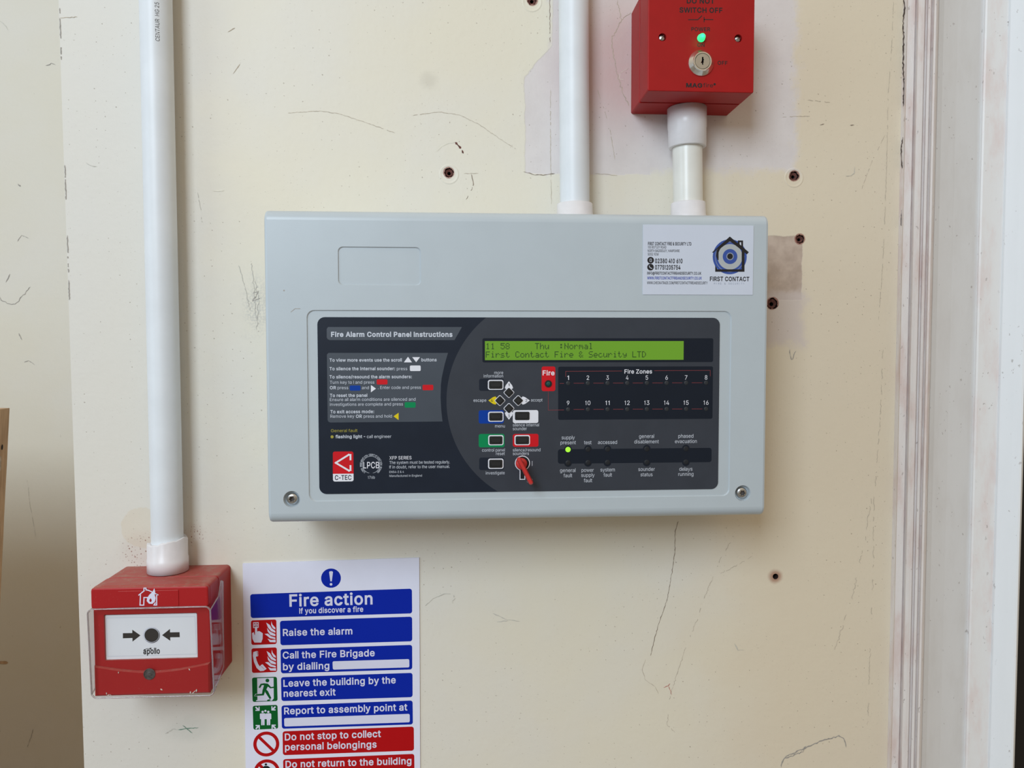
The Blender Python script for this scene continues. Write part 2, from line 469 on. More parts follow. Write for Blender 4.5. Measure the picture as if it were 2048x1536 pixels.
class MB:
    def __init__(s):
        s.v, s.f, s.mi, s.mats, s.sm = [], [], [], [], []
    def slot(s, m):
        if m not in s.mats: s.mats.append(m)
        return s.mats.index(m)
    def add(s, vs, fs, mat, smooth=False):
        o = len(s.v); k = s.slot(mat); s.v += [tuple(q) for q in vs]
        for f in fs:
            s.f.append([i + o for i in f]); s.mi.append(k); s.sm.append(smooth)
    # flat shape of loops (x, z) at depth Y, facing the camera side (-y)
    def flat(s, loops, Y, mat):
        loops = [list(l) for l in loops]
        vs, fs = fill(loops, lambda x, y: winding(loops[0], x, y) != 0 and all(winding(l, x, y) == 0 for l in loops[1:]))
        s.add([(p[0], Y, p[1]) for p in vs], fs, mat)
    # several overlapping shapes drawn as one
    def union(s, loops, Y, mat):
        loops = [l if sarea(l) > 0 else l[::-1] for l in [list(q) for q in loops]]
        vs, fs = fill(loops, lambda x, y: any(winding(l, x, y) for l in loops))
        s.add([(p[0], Y, p[1]) for p in vs], fs, mat)
    # wall between two equal-length loops
    def skirt(s, la, ya, lb, yb, mat, smooth=False):
        n = len(la)
        vs = [(p[0], ya, p[1]) for p in la] + [(p[0], yb, p[1]) for p in lb]
        s.add(vs, [(i, n + i, n + (i + 1) % n, (i + 1) % n) for i in range(n)], mat, smooth)
    # loops from back to front: [(loop, y)...], closed at the front (and back)
    def stack(s, seq, mat, back=True, smooth=False):
        for (la, ya), (lb, yb) in zip(seq, seq[1:]): s.skirt(lb, yb, la, ya, mat, smooth)
        s.flat([seq[-1][0]], seq[-1][1], mat)
        if back:
            n0 = len(s.f); s.flat([seq[0][0]], seq[0][1], mat)
            for i in range(n0, len(s.f)): s.f[i] = s.f[i][::-1]
    def slab(s, x0, z0, x1, z1, r, yb, yf, bev, mat, n=5):
        q = lambda d: rrect(x0 + d, z0 + d, x1 - d, z1 - d, max(r - d, 1e-5), n)
        s.stack([(q(0), yb), (q(0), yf + bev), (q(bev * 0.3), yf + bev * 0.3), (q(bev), yf)], mat)
    def box(s, a, b, mat):
        x0, y0, z0 = a; x1, y1, z1 = b
        vs = [(x, y, z) for x in (x0, x1) for y in (y0, y1) for z in (z0, z1)]
        s.add(vs, [(0, 1, 3, 2), (4, 6, 7, 5), (0, 4, 5, 1), (2, 3, 7, 6), (0, 2, 6, 4), (1, 5, 7, 3)], mat)
    # surface of revolution about the y axis through (cx, cz): [(radius, y)...] from back to front
    def lathe(s, cx, cz, prof, mat, n=32, smooth=True):
        for (ra, ya), (rb, yb) in zip(prof, prof[1:]):
            if rb < 1e-6:
                c = circle(cx, cz, ra, n)
                s.add([(p[0], ya, p[1]) for p in c] + [(cx, yb, cz)], [(i, (i + 1) % n, n) for i in range(n)], mat, smooth)
            else:
                s.skirt(circle(cx, cz, rb, n), yb, circle(cx, cz, ra, n), ya, mat, smooth)
    # tube between two points with a radius profile [(t, r)...]
    def tube(s, a, b, prof, mat, n=36, torn=False):
        a, b = Vector(a), Vector(b); d = (b - a).normalized()
        p = d.orthogonal().normalized(); q = d.cross(p)
        rings = []
        for t, r in prof:
            c = a.lerp(b, t)
            rings.append([c + (p * math.cos(2 * math.pi * i / n) + q * math.sin(2 * math.pi * i / n)) * r for i in range(n)])
            if torn and t > 0.9:
                rr = random.Random(5); k_ = 0.0
                for i in range(n):
                    k_ = k_ * 0.6 + rr.uniform(-0.0009, 0.0007)
                    slant = rings[-1][i].x - c.x
                    rings[-1][i] += d * (k_ + slant * 0.13)
        vs = [v for r_ in rings for v in r_]
        fs = []
        for k in range(len(rings) - 1):
            for i in range(n):
                j = (i + 1) % n
                fs.append((k * n + i, k * n + j, (k + 1) * n + j, (k + 1) * n + i))
        s.add(vs, fs, mat, True)
    def build(s, name, parent=None, root=None):
        L = Vector(root.location) if root else Vector((0, 0, 0))
        me = bpy.data.meshes.new(name)
        me.from_pydata([tuple(Vector(v) - L) for v in s.v], [], s.f)
        for m in s.mats: me.materials.append(m)
        me.polygons.foreach_set('material_index', s.mi)
        me.polygons.foreach_set('use_smooth', s.sm)
        me.update()
        o = bpy.data.objects.new(name, me); COL.objects.link(o)
        if parent: o.parent = parent
        return o


def thing(name, label, cat, loc, group=None):
    o = bpy.data.objects.new(name, None); COL.objects.link(o)
    o.empty_display_size = 0.02; o.location = loc
    o['label'] = label; o['category'] = cat
    if group: o['group'] = group
    return o


def struct(o):
    o['kind'] = 'structure'; return o


# ------------------------------------------------------------------ lettering and flat print
# letter outlines: advance width, then closed loops as x, y, x, y ... in thousandths
INTER = {
    '&': (448, [[197,-7,165,-5,136,1,110,12,88,26,69,42,54,62,43,84,36,108,34,133,36,154,40,173,47,189,58,205,70,220,259,384,261,394,262,405,260,420,255,434,245,445,233,454,219,459,201,461,189,460,178,457,168,453,159,447,151,440,145,431,141,421,138,411,137,399,138,386,141,375,438,0,364,0,108,310,96,327,87,344,81,361,77,379,75,398,77,420,82,440,91,458,102,474,117,488,134,499,154,507,176,512,200,513,224,512,246,507,266,499,283,488,297,475,308,459,317,442,322,424,324,404,323,389,320,375,315,362,309,349,135,202,121,188,110,174,103,161,98,146,97,131,98,115,102,101,109,87,118,76,130,66,143,57,158,51,175,48,193,46,213,48,232,52,251,59,269,69,286,81,301,95,315,112,327,131,336,151,343,174,348,198,349,224,408,224,406,194,403,167,397,144,389,124,380,107,333,47,315,30,294,17,271,7,246,-1,221,-5]]),
    ',': (188, [[38,-119,68,71,137,71,84,-119]]),
    '-': (330, [[275,244,275,188,55,188,55,244]]),
    '.': (188, [[95,-4,83,-3,73,1,63,9,55,18,51,29,50,41,51,53,55,64,63,73,73,81,83,85,95,87,107,85,118,81,128,73,135,64,140,53,141,41,140,29,135,18,128,9,118,1,107,-3]]),
    '/': (249, [[235,533,71,-76,14,-76,178,533]]),
    '0': (453, [[227,-7,191,-3,158,7,130,24,105,48,85,77,69,113,57,155,50,202,48,254,50,306,57,353,69,395,85,431,106,461,130,484,159,502,191,512,227,516,262,512,295,502,323,484,348,461,368,431,384,395,396,353,403,306,405,254,403,202,396,155,384,113,368,77,348,48,323,24,295,7,263,-3], [227,50,250,52,271,60,290,74,306,92,320,116,330,144,338,176,342,213,344,254,342,295,338,332,330,365,320,393,306,416,290,435,271,449,250,457,227,460,203,457,182,449,163,435,147,416,134,393,123,365,115,332,111,295,109,254,111,213,115,176,123,144,134,116,147,92,163,74,182,60,203,52]]),
    '1': (280, [[108,0,108,400,38,356,38,412,116,509,166,509,166,0]]),
    '2': (453, [[64,0,64,47,311,327,316,341,319,356,320,371,319,389,315,405,308,419,298,431,287,441,273,449,258,455,241,458,224,460,205,458,188,454,172,447,159,438,148,427,139,413,132,398,128,381,127,362,66,362,68,391,75,418,86,442,102,464,121,482,143,496,168,507,196,513,225,516,254,513,281,507,306,497,328,482,346,465,361,445,372,423,379,398,381,372,380,354,377,336,371,318,363,299,351,280,336,259,153,60,153,57,389,57,389,0]]),
    '3': (453, [[218,-7,188,-5,159,1,133,10,108,22,88,38,70,57,57,79,48,104,44,132,109,132,112,115,118,100,126,87,137,76,150,66,165,59,182,54,200,51,219,50,239,51,258,55,275,61,291,69,304,80,315,93,323,108,328,125,329,145,328,163,323,180,316,196,306,211,292,223,275,234,254,241,229,246,201,248,157,248,157,299,288,448,288,452,70,452,70,509,372,509,372,461,211,278,211,289,247,290,279,286,308,276,333,262,354,244,371,222,383,198,391,173,393,145,390,116,383,90,370,66,354,45,333,27,309,12,281,2,251,-5]]),
    '4': (453, [[40,105,40,158,247,509,311,509,109,166,109,163,413,163,413,105], [282,0,282,318,343,318,343,0]]),
    '5': (453, [[221,-7,192,-5,165,1,140,11,118,25,99,41,83,60,71,82,63,105,60,130,122,130,125,115,130,102,138,89,148,78,160,68,173,60,188,54,204,51,221,50,241,51,259,56,276,64,291,75,304,89,314,104,322,122,326,141,328,162,326,183,321,203,314,221,303,237,290,251,275,262,257,270,238,275,218,277,201,276,184,273,167,268,152,262,139,255,128,246,67,253,96,509,366,509,366,452,151,452,134,301,136,301,148,311,162,318,178,325,194,330,212,333,229,334,252,332,274,328,294,321,313,311,330,299,345,285,358,269,370,251,379,231,386,210,390,187,391,163,388,132,381,102,369,76,352,52,332,32,309,15,282,3,253,-4]]),
    '6': (453, [[226,-7,196,-4,168,3,142,15,119,31,100,51,84,74,73,101,66,130,64,162,65,187,71,212,80,239,93,268,112,302,137,340,252,509,322,509,151,261,145,261,196,307,208,311,221,313,235,314,265,312,291,305,316,295,337,280,355,262,370,240,380,215,387,187,389,157,387,127,379,98,368,73,352,50,333,30,310,14,284,3,257,-4], [226,48,245,50,263,55,279,63,293,73,304,86,314,101,322,119,326,137,327,157,326,178,322,196,314,213,304,228,293,241,279,251,263,259,245,264,226,265,207,264,190,259,174,252,160,241,148,229,138,214,131,197,126,179,125,158,126,138,131,119,138,102,148,86,160,73,174,63,190,55,207,50]]),
    '7': (453, [[97,0,323,448,323,452,62,452,62,509,391,509,391,449,165,0]]),
    '8': (453, [[226,-7,193,-5,163,1,136,11,111,25,91,42,74,62,62,84,54,109,52,135,53,156,58,176,65,195,75,212,87,228,101,241,117,252,134,260,153,265,153,267,129,276,109,289,93,308,80,330,73,354,70,380,73,405,79,429,90,450,106,469,124,485,146,498,170,508,197,514,226,516,255,514,282,508,306,498,328,485,346,469,361,450,373,429,379,405,382,380,379,354,372,330,359,308,343,289,323,276,300,267,300,265,319,260,335,252,351,241,365,228,377,212,387,195,395,176,399,156,401,135,398,109,391,84,378,62,362,42,341,25,317,11,289,1,259,-5], [226,49,248,50,267,54,285,60,300,69,313,79,323,91,331,106,335,121,337,139,335,157,330,173,322,189,312,202,298,213,283,223,265,230,247,234,226,235,206,234,187,230,169,223,154,213,140,202,130,189,122,173,117,157,115,139,117,121,121,106,129,91,139,79,152,69,167,60,185,54,205,50], [226,290,244,291,260,294,274,300,287,308,298,318,307,330,314,344,318,359,319,376,318,392,314,407,308,420,299,432,288,442,275,449,260,455,244,459,226,460,208,459,192,455,177,449,164,442,153,432,145,420,138,407,134,392,133,376,134,359,138,344,145,330,154,318,165,308,178,300,193,294,209,291]]),
    '9': (453, [[226,516,256,513,285,506,310,494,333,478,352,458,368,434,380,408,387,378,389,347,387,322,382,296,373,270,359,240,340,207,315,168,200,0,130,0,301,248,307,248,245,198,232,195,218,195,188,197,161,203,137,214,116,229,98,247,83,269,72,294,66,321,64,352,66,382,73,411,85,436,101,459,120,479,143,494,168,506,196,513], [226,460,207,459,190,454,174,446,160,435,148,423,138,407,131,390,127,372,125,352,127,331,131,313,138,295,148,280,160,268,174,257,190,250,207,245,226,243,245,245,263,249,279,257,293,267,305,280,314,295,322,312,326,330,327,350,326,371,322,390,314,407,305,422,293,435,279,446,263,454,245,459]]),
    ':': (188, [[95,-4,83,-3,73,1,63,9,55,18,51,29,50,41,51,53,55,64,63,73,73,81,83,85,95,87,107,85,118,81,128,73,135,64,140,53,141,41,140,29,135,18,128,9,118,1,107,-3], [95,271,83,272,73,277,63,284,55,294,51,304,50,316,51,328,55,339,63,349,73,356,83,360,95,362,107,360,118,356,128,349,135,339,140,328,141,316,140,304,135,294,128,284,118,277,107,272]]),
    '@': (676, [[355,-135,307,-133,262,-126,221,-114,184,-98,151,-77,122,-53,98,-24,77,9,61,46,50,87,43,131,40,179,43,226,50,269,61,309,78,346,98,379,123,408,151,433,184,454,220,470,260,482,303,489,349,492,394,489,435,482,472,469,506,452,536,432,562,407,584,380,603,351,617,319,627,285,633,251,635,215,627,118,622,96,615,76,605,57,593,42,579,28,561,18,541,13,517,11,463,21,451,28,441,36,432,45,426,56,423,68,420,68,413,54,402,41,388,30,371,20,351,15,326,13,298,15,273,23,251,35,232,52,216,73,204,96,195,123,190,152,188,182,190,212,197,239,207,265,220,287,237,306,257,322,279,334,304,341,330,343,351,342,369,338,385,331,398,323,409,314,416,306,419,306,419,335,474,335,474,110,475,97,479,85,485,74,493,66,505,61,518,59,533,61,546,66,557,76,565,89,571,106,576,127,581,215,579,245,575,273,567,301,555,327,541,351,523,373,502,393,477,410,450,424,419,434,385,440,347,442,309,440,274,434,242,424,213,410,187,393,164,372,144,347,128,320,115,289,105,255,100,218,98,178,100,138,105,100,115,66,128,35,144,8,165,-17,188,-37,215,-54,246,-68,280,-78,317,-83,357,-85,489,-59,504,-107], [329,65,350,66,368,71,382,78,395,89,405,102,412,118,417,138,421,160,422,185,421,210,417,231,411,249,403,263,393,274,381,282,366,287,350,290,331,292,313,290,297,285,283,277,271,267,260,254,252,239,246,222,243,204,242,185,243,164,246,144,251,125,258,108,267,94,279,81,293,72,310,67]]),
    'A': (480, [[16,0,201,509,276,509,463,0,395,0,232,478,245,478,85,0], [110,142,110,199,370,199,370,142]]),
    'B': (456, [[60,0,60,509,241,509,274,507,304,501,329,491,350,477,367,461,381,442,390,421,396,398,398,374,397,353,393,336,387,320,378,307,368,295,356,286,343,278,315,267,315,262,331,260,347,254,363,245,378,234,391,220,402,203,411,184,416,161,418,136,416,111,410,88,400,67,386,48,368,31,344,18,317,8,284,2,247,0], [125,57,245,57,281,60,309,67,330,80,344,96,353,115,355,137,354,153,350,169,342,184,333,197,320,209,306,218,289,225,269,229,248,231,125,231], [125,285,238,285,256,287,273,290,288,296,302,304,314,314,323,326,330,340,335,355,336,372,333,393,326,412,313,429,294,442,270,449,240,452,125,452]]),
    'C': (510, [[267,-7,225,-3,186,7,150,25,119,49,92,79,70,115,53,157,44,203,40,254,44,305,53,352,70,393,92,429,119,459,150,484,186,501,225,512,267,516,293,514,317,511,340,504,362,496,383,485,402,471,419,456,435,438,448,418,459,397,467,373,473,348,408,348,404,365,397,380,389,395,380,407,369,418,357,428,344,437,330,444,315,449,267,456,237,453,209,445,184,432,161,414,141,391,125,364,113,332,106,295,103,254,106,213,113,177,125,145,141,117,161,94,184,76,210,63,237,56,267,53,300,56,315,60,330,65,344,72,357,81,369,90,380,102,389,114,397,128,404,144,408,160,473,160,467,135,459,112,448,91,435,71,420,53,402,38,383,24,363,13,341,5,317,-2,293,-6]]),
    'D': (502, [[219,0,96,0,96,57,215,57,254,60,288,68,318,81,343,99,363,122,379,149,390,181,397,216,399,255,397,294,390,329,379,361,364,388,344,410,320,428,291,441,258,449,221,452,93,452,93,509,225,509,273,505,315,495,353,478,385,455,412,426,433,391,449,351,458,306,462,255,458,205,449,159,433,119,411,83,384,54,351,31,312,14,268,3], [125,509,125,0,60,0,60,509]]),
    'E': (419, [[60,0,60,509,372,509,372,452,125,452,125,286,355,286,355,229,125,229,125,57,375,57,375,0]]),
    'F': (410, [[60,0,60,509,369,509,369,452,125,452,125,278,346,278,346,221,125,221,125,0]]),
    'G': (520, [[269,-7,225,-3,185,7,149,25,118,49,91,79,69,116,53,157,43,203,40,254,43,305,53,352,69,393,91,429,117,459,149,484,184,501,223,512,265,516,291,514,316,510,340,504,363,494,384,483,403,469,421,453,436,436,449,416,460,395,468,373,474,349,408,349,387,393,378,406,368,417,356,427,344,436,330,443,315,448,300,453,283,455,265,456,236,453,209,445,183,432,160,414,141,392,125,364,113,332,106,295,103,254,106,213,113,177,125,145,141,117,161,95,184,76,210,63,238,56,269,53,296,55,322,61,345,71,365,85,382,102,396,123,407,147,413,173,415,202,434,199,283,199,283,256,478,256,478,200,475,160,466,124,451,91,431,62,406,38,377,19,344,5,308,-4]]),
    'H': (517, [[60,0,60,509,125,509,125,289,392,289,392,509,457,509,457,0,392,0,392,232,125,232,125,0]]),
    'I': (136, [[38,0,38,509,98,509,98,0]]),
    'K': (467, [[104,145,104,216,364,509,448,509,231,276,228,276], [60,0,60,509,125,509,125,0], [372,0,188,259,228,309,449,0]]),
    'L': (393, [[60,0,60,509,125,509,125,57,361,57,361,0]]),
    'M': (628, [[60,0,60,509,152,509,322,49,307,49,476,509,568,509,568,0,504,0,507,457,513,457,342,0,286,0,112,457,119,457,122,0]]),
    'N': (523, [[60,0,60,509,136,509,414,55,405,54,399,509,463,509,463,0,387,0,108,452,119,454,125,0]]),
    'O': (533, [[267,-7,225,-3,186,7,150,25,119,49,92,79,70,115,53,157,44,203,40,254,44,305,53,352,70,393,92,429,119,459,150,484,186,501,225,512,267,516,309,512,348,501,384,484,415,459,442,429,464,393,480,352,490,305,493,254,490,203,480,157,464,115,442,79,415,49,384,25,348,7,309,-3], [267,53,296,55,324,63,349,76,372,94,392,116,408,144,420,176,428,213,430,254,428,295,420,332,408,365,392,392,372,415,349,433,324,446,296,453,267,456,237,453,210,445,184,433,161,415,142,392,125,364,113,332,106,295,103,254,106,213,113,176,125,144,142,117,161,94,184,76,210,63,237,55]]),
    'P': (445, [[60,0,60,509,235,509,272,506,305,499,332,487,356,471,375,452,390,430,400,404,407,377,409,348,407,318,400,291,390,265,375,243,356,223,332,207,305,195,272,188,235,186,109,186,109,242,233,242,257,244,279,248,297,256,312,266,324,279,333,294,339,310,343,328,344,348,343,367,339,385,333,402,324,416,312,428,297,439,279,446,257,451,232,452,125,452,125,0]]),
    'Q': (533, [[245,159,313,159,468,-48,401,-48], [267,-7,225,-3,186,7,150,25,119,49,92,79,70,115,53,157,44,203,40,254,44,305,53,352,70,393,92,429,119,459,150,484,186,501,225,512,267,516,309,512,348,501,384,484,415,459,442,429,464,393,480,352,490,305,493,254,490,203,480,157,464,115,442,79,415,49,384,25,348,7,309,-3], [267,53,296,55,324,63,349,76,372,94,392,116,408,144,420,176,428,213,430,254,428,295,420,332,408,365,392,392,372,415,349,433,324,446,296,453,267,456,237,453,210,445,184,433,161,415,142,392,125,364,113,332,106,295,103,254,106,213,113,176,125,144,142,117,161,94,184,76,210,63,237,55]]),
    'R': (449, [[60,0,60,509,236,509,273,506,305,500,333,489,356,473,376,455,390,433,401,408,407,381,409,352,407,323,401,296,390,271,376,250,356,232,333,217,305,206,273,200,236,198,96,198,96,255,234,255,258,256,280,260,298,267,313,276,325,287,334,300,340,316,344,333,345,352,344,371,340,389,334,405,325,419,313,430,298,440,279,446,258,451,233,452,125,452,125,0], [353,0,230,229,303,229,428,0]]),
    'S': (447, [[224,-9,188,-7,156,-1,128,9,102,23,81,40,64,60,51,83,42,109,38,137,104,137,108,118,114,102,123,88,136,76,150,66,166,59,185,53,204,50,224,49,246,50,267,54,286,60,303,69,317,79,329,92,338,106,344,122,346,139,344,154,340,168,332,179,322,189,310,197,184,239,145,253,112,269,86,289,67,313,56,341,52,372,54,400,62,425,75,448,92,468,113,484,138,498,165,508,195,514,227,516,259,514,289,508,316,498,340,484,360,468,377,449,390,427,398,403,401,378,337,378,332,402,320,421,302,437,280,449,254,456,225,459,204,457,185,454,167,448,152,440,139,430,129,418,121,405,117,391,115,376,117,359,122,345,131,334,142,324,155,315,359,238,372,226,384,213,395,198,402,180,407,161,408,139,406,112,399,87,386,64,370,43,349,25,323,11,294,0,261,-7]]),
    'T': (449, [[32,452,32,509,417,509,417,452,257,452,257,0,193,0,193,452]]),
    'U': (517, [[259,-8,220,-6,186,2,154,15,126,33,103,55,85,80,71,108,63,140,60,173,60,509,124,509,124,178,126,155,132,133,141,113,153,95,169,80,187,68,208,59,232,53,259,52,285,53,309,59,331,68,349,80,364,95,377,113,385,133,391,155,393,178,393,509,457,509,457,173,454,140,446,108,433,80,414,55,391,33,363,15,332,2,297,-6]]),
    'V': (480, [[204,0,16,509,84,509,248,31,235,31,395,509,463,509,278,0]]),
    'W': (686, [[155,0,16,509,82,509,197,40,189,40,306,509,380,509,497,40,488,40,603,509,670,509,530,0,455,0,336,475,350,475,230,0]]),
    'X': (474, [[18,0,217,284,217,236,29,509,104,509,243,292,232,292,374,509,446,509,259,239,259,287,456,0,382,0,230,231,244,231,91,0]]),
    'Y': (472, [[203,0,203,208,16,509,91,509,250,230,224,230,381,509,455,509,268,208,268,0]]),
    'Z': (438, [[42,0,42,46,341,476,348,454,40,452,40,509,397,509,397,462,97,33,90,54,399,57,399,0]]),
    'a': (389, [[160,-9,137,-7,115,-3,94,5,76,15,60,29,48,45,38,63,32,84,30,108,32,128,36,146,43,161,53,174,64,184,78,193,92,200,265,235,271,240,274,246,275,272,272,285,267,297,260,307,251,315,240,322,227,327,212,330,196,331,178,330,163,327,149,322,137,316,127,309,100,274,41,291,51,313,64,331,79,346,95,358,114,368,133,375,153,380,173,383,255,375,271,369,286,360,300,350,312,336,322,320,330,301,335,278,337,251,337,0,277,0,277,52,272,52,242,16,229,8,215,1,199,-4,181,-7], [170,45,192,47,211,51,228,59,242,68,254,80,263,93,270,108,274,122,276,138,276,190,122,153,112,147,103,139,97,130,93,118,92,105,93,93,96,82,102,72,109,64,119,57,130,52,142,48,156,46]]),
    'b': (424, [[229,-8,208,-7,189,-3,172,4,159,12,147,21,118,59,112,59,112,0,53,0,53,509,114,509,114,319,118,319,147,355,158,364,171,373,188,379,207,383,229,384,259,382,287,374,313,361,335,342,354,320,370,293,381,261,388,227,390,189,388,151,381,116,370,84,355,57,336,34,313,16,288,3,260,-6], [220,47,242,49,262,55,279,66,294,80,306,97,316,117,323,139,327,163,328,189,327,215,323,239,316,261,307,281,295,298,280,311,262,322,243,328,220,330,198,328,178,322,161,312,147,299,134,282,125,263,118,241,114,216,113,189,114,162,118,138,125,115,135,95,147,78,162,65,179,55,198,49]]),
    'c': (396, [[207,-8,174,-5,144,3,117,16,93,35,72,58,56,85,44,116,37,150,34,187,37,225,44,260,56,291,72,318,93,341,117,360,144,374,174,382,207,384,226,384,243,381,260,377,276,371,291,364,305,356,318,346,330,335,340,322,349,308,356,293,362,277,303,262,207,330,184,328,163,321,145,310,130,296,118,278,108,258,102,236,98,212,96,187,98,163,102,139,108,117,118,97,130,80,145,66,163,55,184,49,207,46,304,117,363,102,357,86,350,70,341,56,331,43,319,32,306,21,292,12,277,5,261,-1,244,-5,226,-7]]),
    'd': (424, [[195,-8,165,-6,137,3,111,16,89,34,70,57,55,84,43,116,36,151,34,189,36,227,43,261,55,293,70,320,89,342,112,361,137,374,165,382,196,384,218,383,237,379,253,373,267,364,278,355,306,319,311,319,311,509,372,509,372,0,313,0,313,59,307,59,277,21,266,12,252,4,236,-3,217,-7], [205,47,226,49,246,55,263,65,278,78,290,95,299,115,306,138,310,162,312,189,310,216,306,241,300,263,290,282,278,299,263,312,246,322,227,328,205,330,182,328,162,322,145,311,130,298,118,281,108,261,102,239,98,215,96,189,98,163,102,139,109,117,118,97,130,80,145,66,162,55,182,49]]),
    'e': (404, [[212,-8,177,-5,145,3,117,16,92,35,72,58,56,85,44,116,37,150,34,187,36,224,44,258,55,290,71,317,91,340,115,359,142,373,172,382,205,384,226,383,246,380,266,374,285,366,303,355,319,341,334,324,347,305,357,282,365,256,370,227,371,169,75,169,75,221,338,221,310,202,308,226,304,248,298,269,288,286,277,301,263,314,246,323,227,328,205,330,183,328,164,323,146,313,131,301,119,286,109,270,102,251,97,231,96,211,96,178,98,151,102,127,110,106,121,88,135,73,151,61,169,53,190,48,212,46,241,49,254,53,265,58,276,65,285,73,294,82,300,93,306,105,365,91,358,72,348,55,335,39,320,26,302,14,283,4,261,-3,237,-7]]),
    'f': (254, [[228,379,228,327,6,327,6,379], [81,0,81,432,82,452,87,470,96,486,107,499,120,510,135,519,152,525,169,529,243,521,227,468,178,472,164,468,154,460,147,449,143,435,142,419,142,0]]),
    'g': (425, [[207,-151,180,-149,156,-146,134,-140,114,-132,97,-122,82,-110,70,-97,59,-84,51,-69,101,-41,131,-74,142,-82,154,-88,169,-93,187,-96,207,-97,236,-95,261,-87,282,-75,298,-58,308,-34,311,-6,311,68,306,68,277,32,266,23,252,16,236,10,217,6,195,5,165,7,138,14,113,27,90,43,71,65,55,90,43,120,36,154,34,191,36,229,43,263,55,293,71,320,90,342,112,361,138,374,166,382,196,384,218,383,237,379,253,373,267,365,279,356,308,319,313,319,313,379,372,379,372,-9,370,-40,363,-67,350,-90,334,-109,314,-124,291,-136,265,-144,237,-149], [205,59,227,61,246,66,264,75,278,87,290,103,300,121,307,142,311,166,312,193,311,219,307,242,300,264,291,283,279,299,264,312,247,322,227,328,205,330,182,328,163,322,145,312,130,298,118,282,109,262,102,241,98,218,96,193,98,167,102,144,109,123,118,104,131,88,145,76,163,66,183,61]]),
    'h': (410, [[114,227,114,0,53,0,53,509,114,509,114,287,102,287,116,319,132,344,152,362,175,374,200,382,227,384,252,383,275,377,295,369,313,356,328,340,341,321,350,298,355,271,357,240,357,0,296,0,296,235,293,263,286,286,273,304,256,318,235,326,210,329,192,328,176,324,161,317,147,308,136,297,126,283,119,266,115,248]]),
    'i': (167, [[53,0,53,379,114,379,114,0], [84,443,73,444,63,448,54,455,47,463,43,472,41,483,43,494,47,504,54,512,63,518,73,522,84,524,95,522,105,518,114,512,121,504,125,494,126,483,125,472,121,463,114,455,105,448,95,444]]),
    'j': (167, [[53,379,114,379,114,-30,112,-52,108,-72,102,-90,92,-106,80,-119,65,-129,47,-137,27,-141,-10,-143,-10,-87,18,-85,31,-80,40,-72,47,-61,51,-46,53,-29], [83,443,72,444,62,448,53,455,47,463,42,472,41,483,42,494,47,504,53,512,62,518,72,522,83,524,95,522,105,518,114,512,120,504,125,494,126,483,125,472,120,463,114,455,105,448,95,444]]),
    'k': (381, [[110,137,110,212,121,212,284,379,360,379,184,199,177,199], [53,0,53,509,114,509,114,0], [294,0,148,186,191,229,372,0]]),
    'l': (124, [[36,0,36,525,92,525,92,0]]),
    'm': (610, [[53,0,53,379,112,379,112,295,108,295,114,314,122,331,132,346,144,358,158,368,172,376,187,382,203,385,219,386,245,383,268,375,287,361,303,342,314,320,321,295,312,295,318,312,326,329,337,343,350,356,364,366,381,375,398,381,417,385,437,386,458,385,478,380,497,372,514,361,529,346,541,328,550,307,555,283,557,255,557,0,496,0,496,254,493,279,485,298,473,313,456,323,438,329,419,330,402,329,387,326,374,320,363,312,353,302,345,290,340,277,336,263,335,247,335,0,274,0,274,260,272,280,265,297,253,311,238,322,220,328,199,330,185,329,171,326,158,320,145,312,135,302,126,289,119,274,115,257,114,238,114,0]]),
    'n': (410, [[114,227,114,0,53,0,53,379,112,379,112,287,102,287,116,319,132,344,152,362,175,374,200,382,227,384,252,383,275,377,295,369,313,356,328,340,341,321,350,298,355,271,357,240,357,0,296,0,296,235,293,263,286,286,273,304,256,318,235,326,210,329,192,328,176,324,161,317,147,308,136,297,126,283,119,266,115,248]]),
    'o': (415, [[207,-8,174,-5,144,3,117,16,93,35,72,58,56,85,44,116,37,150,34,187,37,225,44,260,56,291,72,318,93,341,117,360,144,374,174,382,207,384,241,382,271,374,299,360,323,341,343,318,359,291,371,260,379,225,381,187,379,150,371,116,359,85,343,58,323,35,299,16,271,3,241,-5], [207,46,231,49,252,55,270,66,285,80,298,97,307,117,314,139,318,163,319,187,318,212,314,236,307,258,298,278,285,296,270,310,252,321,231,328,207,330,184,328,163,321,145,310,130,296,118,278,108,258,102,236,98,212,96,187,98,163,102,139,108,117,118,97,130,80,145,66,163,55,184,49]]),
    'p': (424, [[53,-143,53,379,112,379,112,319,118,319,147,355,158,364,171,373,188,379,207,383,229,384,259,382,287,374,313,361,335,342,354,320,370,293,381,261,388,227,390,189,388,151,381,116,370,84,355,57,336,34,313,16,288,3,260,-6,229,-8,208,-7,189,-3,173,4,159,12,147,21,118,59,114,59,114,-143], [220,47,242,49,262,55,279,66,294,80,306,97,316,117,323,139,327,163,328,189,327,215,323,239,316,261,307,281,295,298,280,311,262,322,243,328,220,330,198,328,178,322,161,312,147,299,134,282,125,263,118,241,114,216,113,189,114,162,118,138,125,115,135,95,147,78,162,65,179,55,198,49]]),
    'q': (424, [[372,-143,311,-143,311,59,306,59,277,21,266,12,252,4,236,-3,217,-7,195,-8,165,-6,137,3,111,16,89,34,70,57,55,84,43,116,36,151,34,189,36,227,43,261,55,293,70,320,89,342,112,361,137,374,165,382,196,384,218,383,237,379,253,373,267,364,278,355,307,319,313,319,313,379,372,379], [205,47,226,49,246,55,263,65,278,78,290,95,299,115,306,138,310,162,312,189,310,216,306,241,300,263,290,282,278,299,263,312,246,322,227,328,205,330,182,328,162,322,145,311,130,298,118,281,108,261,102,239,98,215,96,189,98,163,102,139,109,117,118,97,130,80,145,66,162,55,182,49]]),
